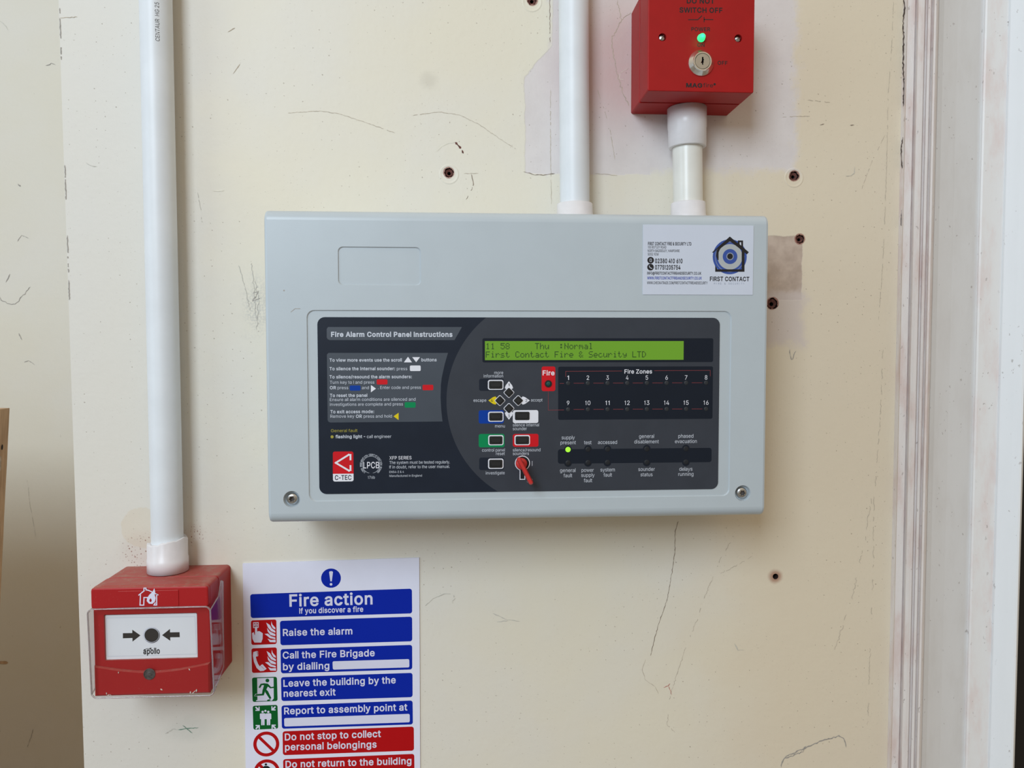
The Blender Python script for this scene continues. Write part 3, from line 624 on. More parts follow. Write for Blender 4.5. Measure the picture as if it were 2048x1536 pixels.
    'r': (259, [[53,0,53,379,112,379,112,321,115,321,124,339,137,354,152,367,171,377,191,383,213,385,243,384,243,322,190,324,174,321,159,315,146,306,135,296,126,284,119,269,115,254,114,237,114,0]]),
    's': (365, [[182,-8,157,-7,133,-3,112,3,93,12,76,24,62,38,50,54,41,73,36,94,94,107,101,87,111,72,124,60,141,52,160,47,181,45,206,47,227,53,244,62,258,74,265,88,268,103,266,115,262,126,254,136,243,144,229,150,149,170,118,180,92,192,72,208,58,227,50,249,47,274,49,295,55,314,65,332,79,347,95,360,115,370,137,378,161,383,187,384,212,383,234,379,254,372,271,363,286,352,299,339,309,324,318,308,324,290,268,277,262,291,254,304,243,316,228,325,210,331,187,333,166,331,147,326,131,317,119,305,111,292,109,277,110,264,115,253,124,243,136,235,152,229,229,209,261,200,287,187,306,171,320,153,328,131,331,107,329,85,323,65,312,47,298,31,281,18,260,6,236,-2,210,-7]]),
    't': (227, [[204,379,204,327,6,327,6,379], [65,471,126,471,126,98,127,83,130,70,136,61,144,55,156,51,170,50,202,54,213,2,138,-1,113,7,92,21,77,41,68,64,65,93]]),
    'u': (410, [[182,-5,158,-3,135,2,115,11,97,23,82,39,69,59,60,82,54,109,53,139,53,379,114,379,114,144,116,117,124,94,137,75,154,61,175,53,200,50,218,51,234,55,249,62,263,71,274,83,283,97,290,113,295,132,296,153,296,379,357,379,357,0,298,0,298,92,307,92,294,60,277,35,257,17,234,5,209,-3]]),
    'v': (389, [[163,0,17,379,84,379,206,21,184,21,305,379,371,379,226,0]]),
    'w': (567, [[138,0,23,379,87,379,175,41,165,41,252,379,316,379,402,41,391,41,480,379,545,379,429,0,368,0,277,338,291,338,199,0]]),
    'x': (379, [[21,0,171,218,171,171,29,379,100,379,207,206,175,206,282,379,352,379,209,169,209,214,358,0,287,0,173,182,205,182,91,0]]),
    'y': (389, [[47,-139,61,-86,104,-89,113,-86,122,-81,130,-74,138,-64,145,-51,163,-1,17,379,84,379,206,21,184,21,305,379,371,379,204,-58,196,-77,187,-93,177,-107,165,-119,153,-128,139,-136,125,-141,109,-144]]),
    'z': (380, [[42,0,42,46,254,320,254,323,48,323,48,379,333,379,333,331,126,60,126,56,339,56,339,0]]),
}
_cache = {}


def outline(ch):
    adv, loops = INTER[ch]
    return adv * 0.00143, [[(l[i] * 0.00143, l[i + 1] * 0.00143) for i in range(0, len(l), 2)] for l in loops]


def embolden(l, d, sgn):
    n = len(l); out = []
    for i in range(n):
        a, b, c = Vector(l[i - 1]), Vector(l[i]), Vector(l[(i + 1) % n])
        e1, e2 = (b - a), (c - b)
        if e1.length < 1e-7 or e2.length < 1e-7: out.append(l[i]); continue
        e1.normalize(); e2.normalize()
        n1, n2 = Vector((e1.y, -e1.x)), Vector((e2.y, -e2.x))
        m_ = n1 + n2
        if m_.length < 0.3: m_ = n1
        m_.normalize(); k_ = d / max(m_.dot(n1), 0.5)
        out.append((b.x + m_.x * k_ * sgn, b.y + m_.y * k_ * sgn))
    return out


def glyphs(txt, bold):
    key = (txt, round(bold, 4))
    if key not in _cache:
        vs, fs, x = [], [], 0.0
        for ch in txt:
            if ch == ' ': x += 0.27 + bold; continue
            adv, loops = outline(ch)
            big = max(loops, key=lambda l: abs(sarea(l))); sgn = 1 if sarea(big) > 0 else -1
            if bold: loops = [embolden(l, bold, sgn) for l in loops]
            pv, tri = fill(loops, lambda x_, y_: sum(winding(l, x_, y_) for l in loops) != 0)
            o = len(vs); vs += [(p[0] + x, p[1]) for p in pv]
            fs += [tuple(i + o for i in t) for t in tri]
            x += adv + 1.6 * bold
        _cache[key] = (vs, fs)
    return _cache[key]


CAP = 0.727


class Print:
    """ink on the plane y = Y; coordinates are pixels of the photograph brought onto that plane"""
    def __init__(s, Y, mb=None, step=0.00004):
        s.Y, s.mb, s.step = Y, mb or MB(), step
    def p(s, px, py):
        q = at(px, py, s.Y); return (q.x, q.z)
    def y(s, layer): return s.Y - layer * s.step
    def poly(s, pts, mat, layer=1, holes=()):
        s.mb.flat([[s.p(*q) for q in pts]] + [[s.p(*q) for q in h] for h in holes], s.y(layer), mat)
    def rect(s, x0, y0, x1, y1, r, mat, layer=1, ring=None):
        a, b = s.p(x0, y0), s.p(x1, y1); k = 1 / 2640.0
        l = rrect(a[0], b[1], b[0], a[1], max(r * k, 1e-6))
        loops = [l]
        if ring:
            w = ring * k
            loops.append(rrect(a[0] + w, b[1] + w, b[0] - w, a[1] - w, max((r - ring) * k, 1e-6)))
        s.mb.flat(loops, s.y(layer), mat)
    def disc(s, cx, cy, r, mat, layer=1, inner=0, n=28):
        c = s.p(cx, cy); e_ = s.p(cx + r, cy); R = e_[0] - c[0]
        loops = [circle(c[0], c[1], R, n)]
        if inner: loops.append(circle(c[0], c[1], R * inner / r, n))
        s.mb.flat(loops, s.y(layer), mat)
    def line(s, pts, w, mat, layer=1):
        q = [Vector(s.p(*t)) for t in pts]; w = w / 2640.0 / 2; quads = []
        for a, b in zip(q, q[1:]):
            d = (b - a).normalized(); nrm = Vector((-d.y, d.x)) * w; a2, b2 = a - d * w, b + d * w
            quads.append([tuple(t) for t in (a2 - nrm, b2 - nrm, b2 + nrm, a2 + nrm)])
        s.mb.union(quads, s.y(layer), mat)
    def polys(s, shapes, mat, layer=1):
        s.mb.union([[s.p(*q) for q in pts] for pts in shapes], s.y(layer), mat)
    def text(s, t, x0, y0, x1, mat, y1=None, cap=None, bold=0.0, layer=2, zs=1.0):
        """baseline runs from (x0, y0) to (x1, y1)"""
        vs, fs = glyphs(t, bold)
        if not vs: return
        a = Vector(s.p(x0, y0)); b = Vector(s.p(x1, y1 if y1 is not None else y0))
        if y1 is None: b.y = a.y                       # level in the place, not in the picture
        ex = (b - a); w = ex.length; ex.normalize(); ez = Vector((-ex.y, ex.x))
        mn = min(v[0] for v in vs); mx = max(v[0] for v in vs)
        kx = w / (mx - mn)
        kz = kx * zs if cap is None else (s.p(x0, y0 - cap)[1] - s.p(x0, y0)[1]) / CAP
        out = []
        for v in vs:
            q = a + ex * ((v[0] - mn) * kx) + ez * (v[1] * kz)
            out.append((q.x, s.y(layer), q.y))
        s.mb.add(out, fs, mat)


# ------------------------------------------------------------------ the setting
_s0, _s1 = at(117.5, 16), at(168.5, 1536)


def seam_x(z): return _s1.x + (_s0.x - _s1.x) * (z - _s1.z) / (_s0.z - _s1.z)


SEAM = seam_x(0)
RECESS = 0.30
JAMB = at(1799, 700).x
WALL_END = at(2036, 700).x            # the opening of the door begins here
ZB, ZT = -1.42, 0.85


def build_wall():
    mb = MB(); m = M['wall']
    SB_, ST_ = seam_x(ZB), seam_x(ZT)
    outer = [(SB_, ZB), (WALL_END, ZB), (WALL_END, ZT), (ST_, ZT)]
    # a slightly worn arris along the seam
    holes = []
    for i, (px, py, r) in enumerate(HOLES):
        c = at(px, py); n = 26
        rr = random.Random(i)
        l = []
        for j in range(n):
            a = 2 * math.pi * j / n; q = r * (0.86 + 0.22 * rr.random()) if i != 5 else r
            l.append((c.x + q * math.cos(a), c.z + q * math.sin(a)))
        holes.append(l)
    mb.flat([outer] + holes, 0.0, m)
    for l in holes:
        mb.skirt(l, 0.0, l, 0.03, M['bore'])
        mb.flat([l], 0.03, M['bore'])
    T = RECESS + 0.05
    mb.add([(SB_, 0, ZB), (ST_, 0, ZT), (ST_, T, ZT), (SB_, T, ZB)], [(0, 1, 2, 3)], m)
    mb.add([(outer[1][0], 0, ZB), (outer[1][0], T, ZB), (outer[1][0], T, ZT), (outer[1][0], 0, ZT)], [(0, 1, 2, 3)], m)
    mb.add([(ST_, 0, ZT), (outer[1][0], 0, ZT), (outer[1][0], T, ZT), (ST_, T, ZT)], [(0, 1, 2, 3)], m)
    mb.add([(SB_, 0, ZB), (SB_, T, ZB), (outer[1][0], T, ZB), (outer[1][0], 0, ZB)], [(0, 1, 2, 3)], m)
    mb.add([(SB_, T, ZB), (ST_, T, ZT), (outer[1][0], T, ZT), (outer[1][0], T, ZB)], [(0, 1, 2, 3)], m)
    return struct(mb.build('wall_back'))


wall = build_wall()
M['screed'] = plain('dusty grey screed', (0.30, 0.27, 0.24, 1), 0.8, vary=0.12, scale=12)
mb = MB(); mb.box((SEAM - 1.10, -2.6, ZB - 0.06), (WALL_END + 0.9, RECESS + 0.085, ZB), M['screed'])
struct(mb.build('floor'))
mb = MB(); mb.box((SEAM - 1.10, RECESS, ZB), (SEAM - 0.006, RECESS + 0.085, ZT), M['wall_old']); mb.box((SEAM - 0.006, RECESS, ZB), (SEAM + 0.03, RECESS + 0.084, ZT), M['wall_old'])
wall_left = struct(mb.build('wall_left'))


def trim(name, prof, mat, back):
    """moulding run: (pixel column on the row y=700, depth) points, extruded upright"""
    pts = [(at(px, 700, Y).x, Y) for px, Y in prof]
    pts = [(pts[0][0], back)] + pts + [(pts[-1][0], back)]
    n = len(pts)
    vs = [(x, y, ZB) for x, y in pts] + [(x, y, ZT) for x, y in pts]
    fs = [(i, (i + 1) % n, n + (i + 1) % n, n + i) for i in range(n)]
    fs += [tuple(range(n))[::-1], tuple(range(n, 2 * n))]
    b = MB(); b.add(vs, fs, mat)
    return struct(b.build(name))


trim('trim_1', [(1799.5, -0.006), (1801, -0.011), (1815, -0.0125), (1816.5, -0.0105), (1818.5, -0.0125), (1822, -0.017), (1828, -0.0195),
                (1834, -0.0198), (1836, -0.017), (1839, -0.017), (1841, -0.0215), (1846, -0.0235), (1848.5, -0.021),
                (1851, -0.023), (1853, -0.026), (1857, -0.0265), (1860, -0.0245), (1862, -0.0195)], M['trim_mould'], -0.00005)
trim('trim_2', [(1862.5, -0.0185), (1872, -0.0160), (1900, -0.0145), (1950.5, -0.0135)], M['trim_grey'], -0.00005)
trim('trim_3', [(1951.5, -0.0150), (1953, -0.0165), (1957, -0.0175), (1996, -0.0195), (1999, -0.0195)], M['trim_dirty'], -0.00005)
trim('trim_4', [(2000, -0.0200), (2003, -0.0225), (2030, -0.0325), (2046, -0.0380), (2050, -0.0385), (2053, -0.036)], M['trim_white'], -0.00005)
mb = MB(); xd = WALL_END + 0.0005
mb.box((xd, 0.10, ZB), (xd + 0.5, 0.14, ZT), M['opening_dark'])  # near-black sheet standing in for the unlit opening past the frame
struct(mb.build('dark_opening_1'))


# wear on the wall: hairline cracks, scratches, pencil and pen marks
STK = [0]


def stroke(name, pts, w0, mat, Y=0.0, jit=0.6, parent=None, sub=5, wv=0.5, gap=0.0):
    rr = random.Random(int(pts[0][0] * 7 + pts[0][1] * 13))
    P = []
    for (a, b) in zip(pts, pts[1:]):
        sub = max(3, int(math.hypot(b[0] - a[0], b[1] - a[1]) / 3.5))
        for i in range(sub):
            t = i / sub
            P.append((a[0] + (b[0] - a[0]) * t + rr.uniform(-jit, jit), a[1] + (b[1] - a[1]) * t + rr.uniform(-jit, jit)))
    P.append(pts[-1])
    q = [Vector((at(x, y, Y).x, at(x, y, Y).z)) for x, y in P]
    mbk = MB(); L, R = [], []
    for i, c in enumerate(q):
        d = (q[min(i + 1, len(q) - 1)] - q[max(i - 1, 0)]).normalized(); nr = Vector((-d.y, d.x))
        e_ = 0.25 if i in (0, len(q) - 1) else 1.0
        w = w0 * (0.55 if gap > 0.28 else 0.72) / 2300.0 / 2 * e_ * (1 + rr.uniform(-wv, wv))
        L.append(c + nr * w); R.append(c - nr * w)
    STK[0] += 1; yy = Y - 0.0001 - STK[0] * 0.000004; hole = False
    for i in range(len(q) - 1):
        if gap and rr.random() < 0.45: hole = rr.random() < gap
        if hole: continue
        mbk.flat([[tuple(R[i]), tuple(R[i + 1]), tuple(L[i + 1]), tuple(L[i])]], yy, mat)
    return mbk.build(name, parent or wall)


K = M
stroke('crack', [(1357, 1042), (1350, 1062), (1350, 1100), (1343, 1150), (1334, 1200), (1318, 1245), (1306, 1290), (1301, 1312)], 1.6, K['crack'])
stroke('crack', [(1291, 1318), (1284, 1340), (1291, 1360), (1310, 1373), (1317, 1388)], 1.2, K['crack_faint'])
stroke('crack', [(1480, 1050), (1440, 1120), (1415, 1180), (1390, 1250), (1370, 1300), (1350, 1360), (1338, 1400), (1335, 1450), (1350, 1465)], 1.8, K['crack_faint'], gap=0.45, jit=1.5)
stroke('crack', [(1440, 1147), (1475, 1130), (1505, 1112)], 1.6, K['crack_faint'], gap=0.3, jit=1.2)
stroke('crack', [(576, 226), (640, 222), (680, 228), (740, 248), (790, 266)], 1.2, K['crack_faint'], gap=0.1)
stroke('crack', [(825, 231), (880, 224), (920, 230), (960, 250), (1000, 278), (1032, 298)], 1.2, K['crack_faint'], gap=0.1)
stroke('scratch', [(928, 347), (957, 347)], 1.2, K['crack_faint'])
stroke('scratch', [(943, 348), (947, 368), (941, 385), (932, 399)], 1.8, K['crack'], gap=0.2)
stroke('crack', [(1099.5, -8), (1100, 85)], 1.6, K['crack'], gap=0.08)
stroke('crack', [(1101, 180), (1101, 300), (1103, 412)], 1.3, K['crack_faint'], gap=0.15, sub=14)
stroke('crack', [(1047, 343), (1070, 350), (1090, 350), (1110, 347)], 1.8, K['crack'])
stroke('crack', [(1190, 347), (1235, 351)], 1.3, K['crack_faint'])
stroke('crack', [(1195, 180), (1212, 230), (1222, 270), (1230, 320)], 1.2, K['crack_faint'], gap=0.2)
stroke('scratch', [(1235, 0), (1242, 40), (1222, 80), (1228, 120), (1240, 170), (1258, 212)], 1.8, K['crack_faint'], jit=2)
stroke('scratch', [(1242, 40), (1262, 25)], 1.6, K['crack_faint'], jit=1.5)
stroke('scratch', [(1249, 160), (1238, 158), (1240, 146), (1258, 136)], 0.9, K['pale_mark'])
stroke('scratch', [(873, 303), (884, 292), (898, 286), (911, 284)], 2.6, K['pale_mark'])
stroke('scratch', [(911, 285), (916, 291), (922, 297)], 4.6, K['brick'])
stroke('scratch', [(924, 300), (927, 307)], 3.4, K['brick'])
stroke('crack', [(1807, -8), (1809, 20), (1806, 40), (1807, 75), (1806, 140), (1808, 170), (1806, 213)], 3.2, K['crack_black'], Y=-0.004, jit=0.9)
stroke('crack', [(1805, 275), (1802, 300), (1804, 337)], 2.6, K['crack_black'], Y=-0.004)
stroke('crack', [(1803, 420), (1802, 452)], 2.4, K['crack_black'], Y=-0.004)
stroke('crack', [(1787, 0), (1783, 100), (1776, 190), (1773, 340), (1770, 420), (1766, 520), (1757, 640)], 1.6, K['crack_faint'], gap=0.3, sub=9)
stroke('crack', [(1770, 270), (1745, 320), (1726, 370), (1710, 420)], 1.2, K['crack_faint'], gap=0.3)
stroke('crack', [(1766, 700), (1762, 800), (1756, 900), (1748, 1000), (1746, 1150), (1740, 1300), (1735, 1450)], 1.8, K['crack_faint'], gap=0.5, sub=12, jit=1.5)
stroke('crack', [(1748, 960), (1728, 1090), (1700, 1210), (1665, 1310)], 1.8, K['crack_faint'], gap=0.5, sub=10, jit=2)
stroke('crack', [(1615, 200), (1660, 205)], 1.4, K['crack_faint'], gap=0.2)
stroke('crack', [(1565, 234), (1630, 232)], 1.3, K['crack_faint'], gap=0.2)
stroke('pencil_mark', [(1562, 1534), (1567, 1516), (1600, 1500), (1640, 1483), (1678, 1472), (1689, 1478), (1692, 1495)], 3.0, K['pencil'], jit=1.2)
stroke('pencil_mark', [(1568, 1518), (1605, 1503), (1612, 1492)], 2.6, K['pencil'], jit=1.6)
stroke('pencil_mark', [(1578, 700), (1583, 720), (1592, 702)], 2.2, K['pencil'], jit=1.5)
stroke('pencil_mark', [(478, 530), (490, 575), (500, 620)], 1.4, K['pencil_soft'], jit=1.2)
stroke('pencil_mark', [(503, 525), (508, 580), (512, 640)], 1.4, K['pencil_soft'], jit=1.6)
stroke('pencil_mark', [(510, 560), (517, 600), (514, 660)], 1.4, K['pencil_soft'], jit=2.0)
stroke('pencil_mark', [(505, 588), (516, 582), (506, 602), (520, 596)], 1.8, K['pencil'], jit=1.5)
stroke('pen_mark', [(357, 1459), (376, 1457), (397, 1455)], 2.0, K['pen_green'])
stroke('pen_mark', [(366, 1451), (385, 1466)], 1.6, K['pen_green'])
stroke('pencil_mark', [(330, 1468), (345, 1458), (357, 1459)], 1.6, K['pencil_soft'])
stroke('pen_mark', [(1327, 1375), (1336, 1372), (1340, 1367)], 1.8, K['pen_red'])
stroke('pen_mark', [(1337, 1372), (1343, 1389)], 2.0, K['pen_red'])
stroke('scratch', [(985, 1226), (1013, 1239), (1040, 1243)], 1.4, K['pencil_soft'])
stroke('scratch', [(993, 1244), (1016, 1241)], 1.6, K['pencil_soft'])
stroke('scratch', [(850, 1212), (866, 1197), (888, 1188), (905, 1188), (910, 1197), (901, 1206)], 1.5, K['pencil_soft'], gap=0.2)
stroke('scratch', [(1468, 1286), (1476, 1300), (1489, 1300)], 2.0, K['pencil_soft'])
stroke('scratch', [(426, 382), (448, 381)], 3.0, K['pale_mark'])
stroke('scratch', [(466, 148), (480, 128)], 1.4, K['crack_faint'])
stroke('scratch', [(455, 64), (470, 56)], 1.8, K['crack_faint'])
stroke('scratch', [(395, 385), (402, 420), (404, 445)], 1.4, K['pencil_soft'], gap=0.4)
stroke('scratch', [(118, 36), (155, 34)], 1.2, K['crack_faint'])
stroke('scratch', [(171, 325), (183, 332), (194, 333)], 1.3, K['pencil_soft'])
stroke('scratch', [(1640, 250), (1648, 248)], 2.6, K['crack'])
stroke('scratch', [(1700, 250), (1708, 250)], 2.6, K['crack'])
stroke('scratch', [(1691, 352), (1703, 351), (1709, 345), (1709, 333)], 1.4, K['pencil_soft'])
LW = dict(Y=RECESS, parent=wall_left)
stroke('scratch', [(0, 42), (10, 50), (17, 61)], 1.8, K['pencil_soft'], **LW)
stroke('scratch', [(92, 131), (104, 127), (111, 130)], 2.2, K['pencil'], jit=1.5, **LW)
stroke('scratch', [(36, 368), (41, 373)], 5.0, K['pencil'], **LW)
stroke('scratch', [(35, 483), (43, 470), (57, 477)], 1.8, K['pencil'], **LW)
stroke('scratch', [(-4, 590), (3, 600), (15, 606), (30, 609), (42, 596), (52, 585), (61, 574)], 2.0, K['pencil'], jit=1.4, **LW)
stroke('scratch', [(12, 565), (20, 548)], 2.4, K['pencil'], **LW)
stroke('scratch', [(38, 667), (44, 680)], 3.0, K['pencil'], **LW)
stroke('scratch', [(48, 725), (58, 721), (70, 730)], 1.6, K['pencil'], **LW)
stroke('scratch', [(55, 960), (60, 1010), (72, 1075)], 1.4, K['pencil_soft'], gap=0.4, **LW)
stroke('scratch', [(67, 1458), (55, 1495)], 1.6, K['pencil'], **LW)
stroke('scratch', [(-6, 1325), (5, 1325), (16, 1325)], 12.0, K['wood'], jit=0.2, wv=0.05, **LW)
# the arris of the seam, chipped here and there
for a, b in ((16, 120), (330, 420), (470, 545), (560, 610)):
    x0 = 119 + (a / 1536) * 46
    stroke('crack', [(118.8 + a * 0.0336, a), (118.8 + b * 0.0336, b)], 2.0, K['pencil'], gap=0.25, jit=0.5, sub=12)


# brown plugs left in the drilled holes, and rims of pushed-up filler
for i, (px, py, r) in enumerate(HOLES):
    c = at(px, py)
    if i != 5:
        mb = MB(); q = r * 0.86
        rr = random.Random(20 + i)
        lo = [(c.x + q * (0.86 + .14 * rr.random()) * math.cos(2 * math.pi * j / 24), c.z + q * (0.86 + .14 * rr.random()) * math.sin(2 * math.pi * j / 24)) for j in range(24)]
        li = [(c.x + q * 0.42 * math.cos(2 * math.pi * j / 24), c.z - q * .1 + q * 0.42 * math.sin(2 * math.pi * j / 24)) for j in range(24)]
        mb.skirt(lo, 0.0015, lo, 0.02, M['brick']); mb.skirt(li, 0.0025, lo, 0.0015, M['brick'])
        mb.skirt(li, 0.02, li, 0.0025, M['hole']); mb.flat([li], 0.012, M['hole'])
        mb.build('wall_plug', wall)
    if i in (0, 1, 2):
        mb = MB(); R = r + 0.0030
        prof = [(R + 0.0016, -0.00003), (R + 0.0008, -0.00030), (R, -0.0002), (R - 0.0009, -0.00003)]
        mb.lathe(c.x, c.z - 0.0015, prof, M['wall'], 30)
        mb.build('filler_rim', wall)

# ------------------------------------------------------------------ fire alarm control panel
FY = -0.09
PW, PH = 0.19, 0.1164
panel = thing('fire_alarm_control_panel', 'large pale grey fire alarm control panel with dark fascia and green display', 'control panel', (0, 0, -PH))
mb = MB(); mb.slab(-PW + .003, -PH + .003, PW - .003, PH - .003, 0.004, -0.0002, -0.024, 0.001, M['lid'])
mb.build('back_box', panel, panel)

mb = MB()
# front face with its recesses: label pocket, fascia bed, two screw wells
R0 = Print(FY)


def prect(x0, y0, x1, y1, r):
    a, b = R0.p(x0, y0), R0.p(x1, y1); return rrect(a[0], b[1], b[0], a[1], r)


ER = 0.0075          # rounding of top and bottom edge
SB = 0.0022          # softened side edges
pock = prect(675.5, 493, 842, 571, 0.0035)
bed = prect(613, 620, 1459, 992, 0.0055)
SCREWS = [R0.p(583.5, 998.5), R0.p(1485.5, 986.5)]
wells = [circle(c[0], c[1], 0.0062, 32) for c in SCREWS]
edge = [(-PW + SB, -PH + ER), (PW - SB, -PH + ER), (PW - SB, PH - ER), (-PW + SB, PH - ER)]
mb.flat([edge, pock, bed] + wells, FY, M['lid'])
PD = 0.0009


def inset(loop, d, c):
    return [(c[0] + (p[0] - c[0]) * (1 - d / max(abs(p[0] - c[0]), 1e-6)) if abs(p[0] - c[0]) > d else p[0],
             c[1] + (p[1] - c[1]) * (1 - d / max(abs(p[1] - c[1]), 1e-6)) if abs(p[1] - c[1]) > d else p[1]) for p in loop]


for l in (pock, bed):
    cx = sum(p[0] for p in l) / len(l); cz = sum(p[1] for p in l) / len(l)
    li = inset(l, 0.0006, (cx, cz))
    mb.skirt(l, FY, li, FY + PD, M['lid']); mb.flat([li], FY + PD, M['lid'])
for c, l in zip(SCREWS, wells):
    l2 = circle(c[0], c[1], 0.0054, 32)
    mb.skirt(l, FY, l2, FY + 0.0035, M['lid'], True); mb.flat([l2], FY + 0.0035, M['lid'])
# rounded top and bottom, softened sides: sections across the width
NS = 8
top = [(FY + ER - ER * math.cos(math.pi / 2 * i / NS), PH - ER + ER * math.sin(math.pi / 2 * i / NS)) for i in range(NS + 1)]
bot = [(y, -z) for y, z in top][::-1]
BK = -0.024
prof = [(BK, -PH)] + bot + top + [(BK, PH)]
xs = [(-PW + SB, 0.0), (-PW + SB * 0.35, SB * 0.25), (-PW, SB)]
sec = []
for x, d in xs:
    sec.append([(x, min(y + d, BK), z - math.copysign(min(d * 0.6, 0.002), z)) for y, z in prof])
n = len(prof)
nb = len(bot)


def bridge(A, B, flip, skip=()):
    fs = [(i, i + 1, n + i + 1, n + i) for i in range(n - 1) if i not in skip]
    if flip: fs = [f[::-1] for f in fs]
    mb.add(list(A) + list(B), fs, M['lid'], True)


for k in range(len(sec) - 1):
    bridge(sec[k], sec[k + 1], True)
    bridge([(-a, b, c) for a, b, c in sec[k]], [(-a, b, c) for a, b, c in sec[k + 1]], False)
A = sec[0]; B = [(-a, b, c) for a, b, c in A]
bridge(A, B, False, (nb,))                             # the front face stands at index nb
for s_ in (sec[-1], [(-a, b, c) for a, b, c in sec[-1]]):
    mb.add(s_, [tuple(range(n))], M['lid'])
mb.add([A[0], A[-1], B[-1], B[0]], [(0, 1, 2, 3)], M['lid'])
lid = mb.build('lid', panel, panel)
# little casting marks on the lid
mb = MB(); pr = Print(FY, mb)
pr.line([(582, 624), (590, 617.5), (600, 617.5)], 1.2, M['pencil'])
pr.disc(568, 581, 1.6, M['pencil'], n=10)
mb.build('scuff', lid, panel)

for c in SCREWS:
    mb = MB(); yb = FY + 0.0034
    mb.lathe(c[0], c[1], [(0.0044, yb), (0.0044, yb - 0.0012), (0.0040, yb - 0.0021), (0.0032, yb - 0.0027), (0.0025, yb - 0.0029)], M['zinc'])
    star = [(c[0] + (0.0024 if j % 2 == 0 else 0.0015) * math.cos(math.pi * j / 6), c[1] + (0.0024 if j % 2 == 0 else 0.0015) * math.sin(math.pi * j / 6)) for j in range(12)]
    mb.flat([circle(c[0], c[1], 0.0025, 32), star], yb - 0.0029, M['zinc'])
    mb.skirt(star, yb - 0.0029, star, yb - 0.0008, M['zinc']); mb.flat([star], yb - 0.0008, M['lock_grey'])
    mb.build('screw', panel, panel)['label'] = 'zinc screw in its well'

# fascia
YF = FY + PD - 0.00035
mb = MB(); pr = Print(YF, mb)
a, b = pr.p(634.5, 634.2), pr.p(1436, 978)
FX0, FX1, FZ1, FZ0 = a[0], b[0], a[1], b[1]
fl = rrect(FX0, FZ0, FX1, FZ1, 0.0055, 8)
mb.stack([(fl, FY + PD - 0.00002), (fl, YF)], M['print_dark'], back=False)
# lighter right field bounded by a big arc
p1, p2, p3 = (Vector(pr.p(971, 636)), Vector(pr.p(893, 806)), Vector(pr.p(986, 977)))
d_ = 2 * (p1.x * (p2.y - p3.y) + p2.x * (p3.y - p1.y) + p3.x * (p1.y - p2.y))
ux = (p1.length_squared * (p2.y - p3.y) + p2.length_squared * (p3.y - p1.y) + p3.length_squared * (p1.y - p2.y)) / d_
uy = (p1.length_squared * (p3.x - p2.x) + p2.length_squared * (p1.x - p3.x) + p3.length_squared * (p2.x - p1.x)) / d_
Rr = (p1 - Vector((ux, uy))).length
arc = []
for i in range(41):
    z = FZ1 + (FZ0 - FZ1) * i / 40
    arc.append((ux - math.sqrt(max(Rr * Rr - (z - uy) ** 2, 0)), z))
rr_ = [p for p in fl if p[0] > 0.05]
rr_ = sorted([p for p in rr_], key=lambda p: p[1])      # right edge from bottom to top
mb.flat([arc + rr_], pr.y(1), M['print_mid'])
P = pr
P.poly([(656, 654), (923.9, 654), (909, 680.2), (660, 680.2), (655.5, 678.5), (653.5, 675), (653.5, 658)], M['print_box'])
P.poly([(657, 705.8), (896, 705.8), (890, 726), (887, 739), (883.5, 755), (881.8, 770), (881.2, 796), (882.5, 820), (885, 843), (661, 845), (657, 843.5), (655.3, 840), (653.8, 709)], M['print_box'])
G, Wt = M['p_grey'], M['p_white']
BO = 0.030
P.text('Fire Alarm Control Panel Instructions', 662.2, 673.3, 905, M['p_grey'], cap=9.2, bold=0.044)
P.text('To view more events use the scroll', 659.1, 723.2, 803.6, G, cap=6.1, bold=BO)
P.poly([(807.8, 724.7), (816, 713.6), (824, 724.7)], Wt, 2); P.poly([(824.4, 714.3), (840, 714.3), (832.4, 724.4)], Wt, 2)
P.text('buttons', 842.8, 722.6, 873.3, G, cap=6.1, bold=BO)
P.text('To silence the internal sounder:', 659, 740.4, 790, G, cap=6.1, bold=BO)
P.text('press', 793.6, 740.4, 814.5, G, cap=6.1)
P.rect(819.8, 731, 841.4, 742, 2.2, Wt, 2)
P.text('To silence/resound the alarm sounders:', 659, 756.8, 823.7, G, cap=6.1, bold=BO)
P.text('Turn key to I and press', 659.8, 767.7, 748.7, G, cap=6.1)
P.rect(753.3, 758.7, 775, 769, 2.2, M['p_red'], 2)
P.text('OR', 659.8, 778.4, 672.3, G, cap=6.1, bold=BO)
P.text('press', 675.1, 778.4, 696.6, G, cap=6.1)
P.rect(699.5, 771, 721, 781.3, 2.2, M['p_blue'], 2)
P.text('and', 723.8, 778.3, 738, G, cap=6.1)
P.poly([(741.8, 770), (741.8, 784.7), (752, 777.2)], Wt, 2)
P.disc(756.5, 777.6, 0.6, G, 2, n=8)
P.text('Enter code and press', 760.4, 778.0, 841.8, G, cap=6.1)
P.rect(845, 769.6, 866.6, 780.4, 2.2, M['p_red'], 2)
P.text('To reset the panel', 659.8, 793.9, 734.6, G, cap=6.1, bold=BO)
P.text('Ensure all alarm conditions are silenced and', 659.8, 802.2, 831.2, G, cap=6.1)
P.text('investigations are complete and press', 659.8, 811.8, 806, G, cap=6.1)
P.rect(809.3, 804.3, 831.2, 815.3, 2.2, M['p_green'], 2)
P.text('To exit access mode:', 660.8, 826.5, 748.3, G, cap=6.1, bold=BO)
P.text('Remove key', 660.8, 835.6, 708.7, G, cap=6.1)
P.text('OR', 711.8, 835.6, 724, G, cap=6.1, bold=BO)
P.text('press and hold', 727.4, 835.5, 784, G, cap=6.1)
P.poly([(797.2, 825.5), (797.2, 840), (787, 832.6)], M['p_yellow'], 2)
P.text('General fault', 662, 864.3, 715, M['p_olive'], cap=5.9)
P.disc(664.2, 873.7, 3.1, M['p_olive'], 2, n=16)
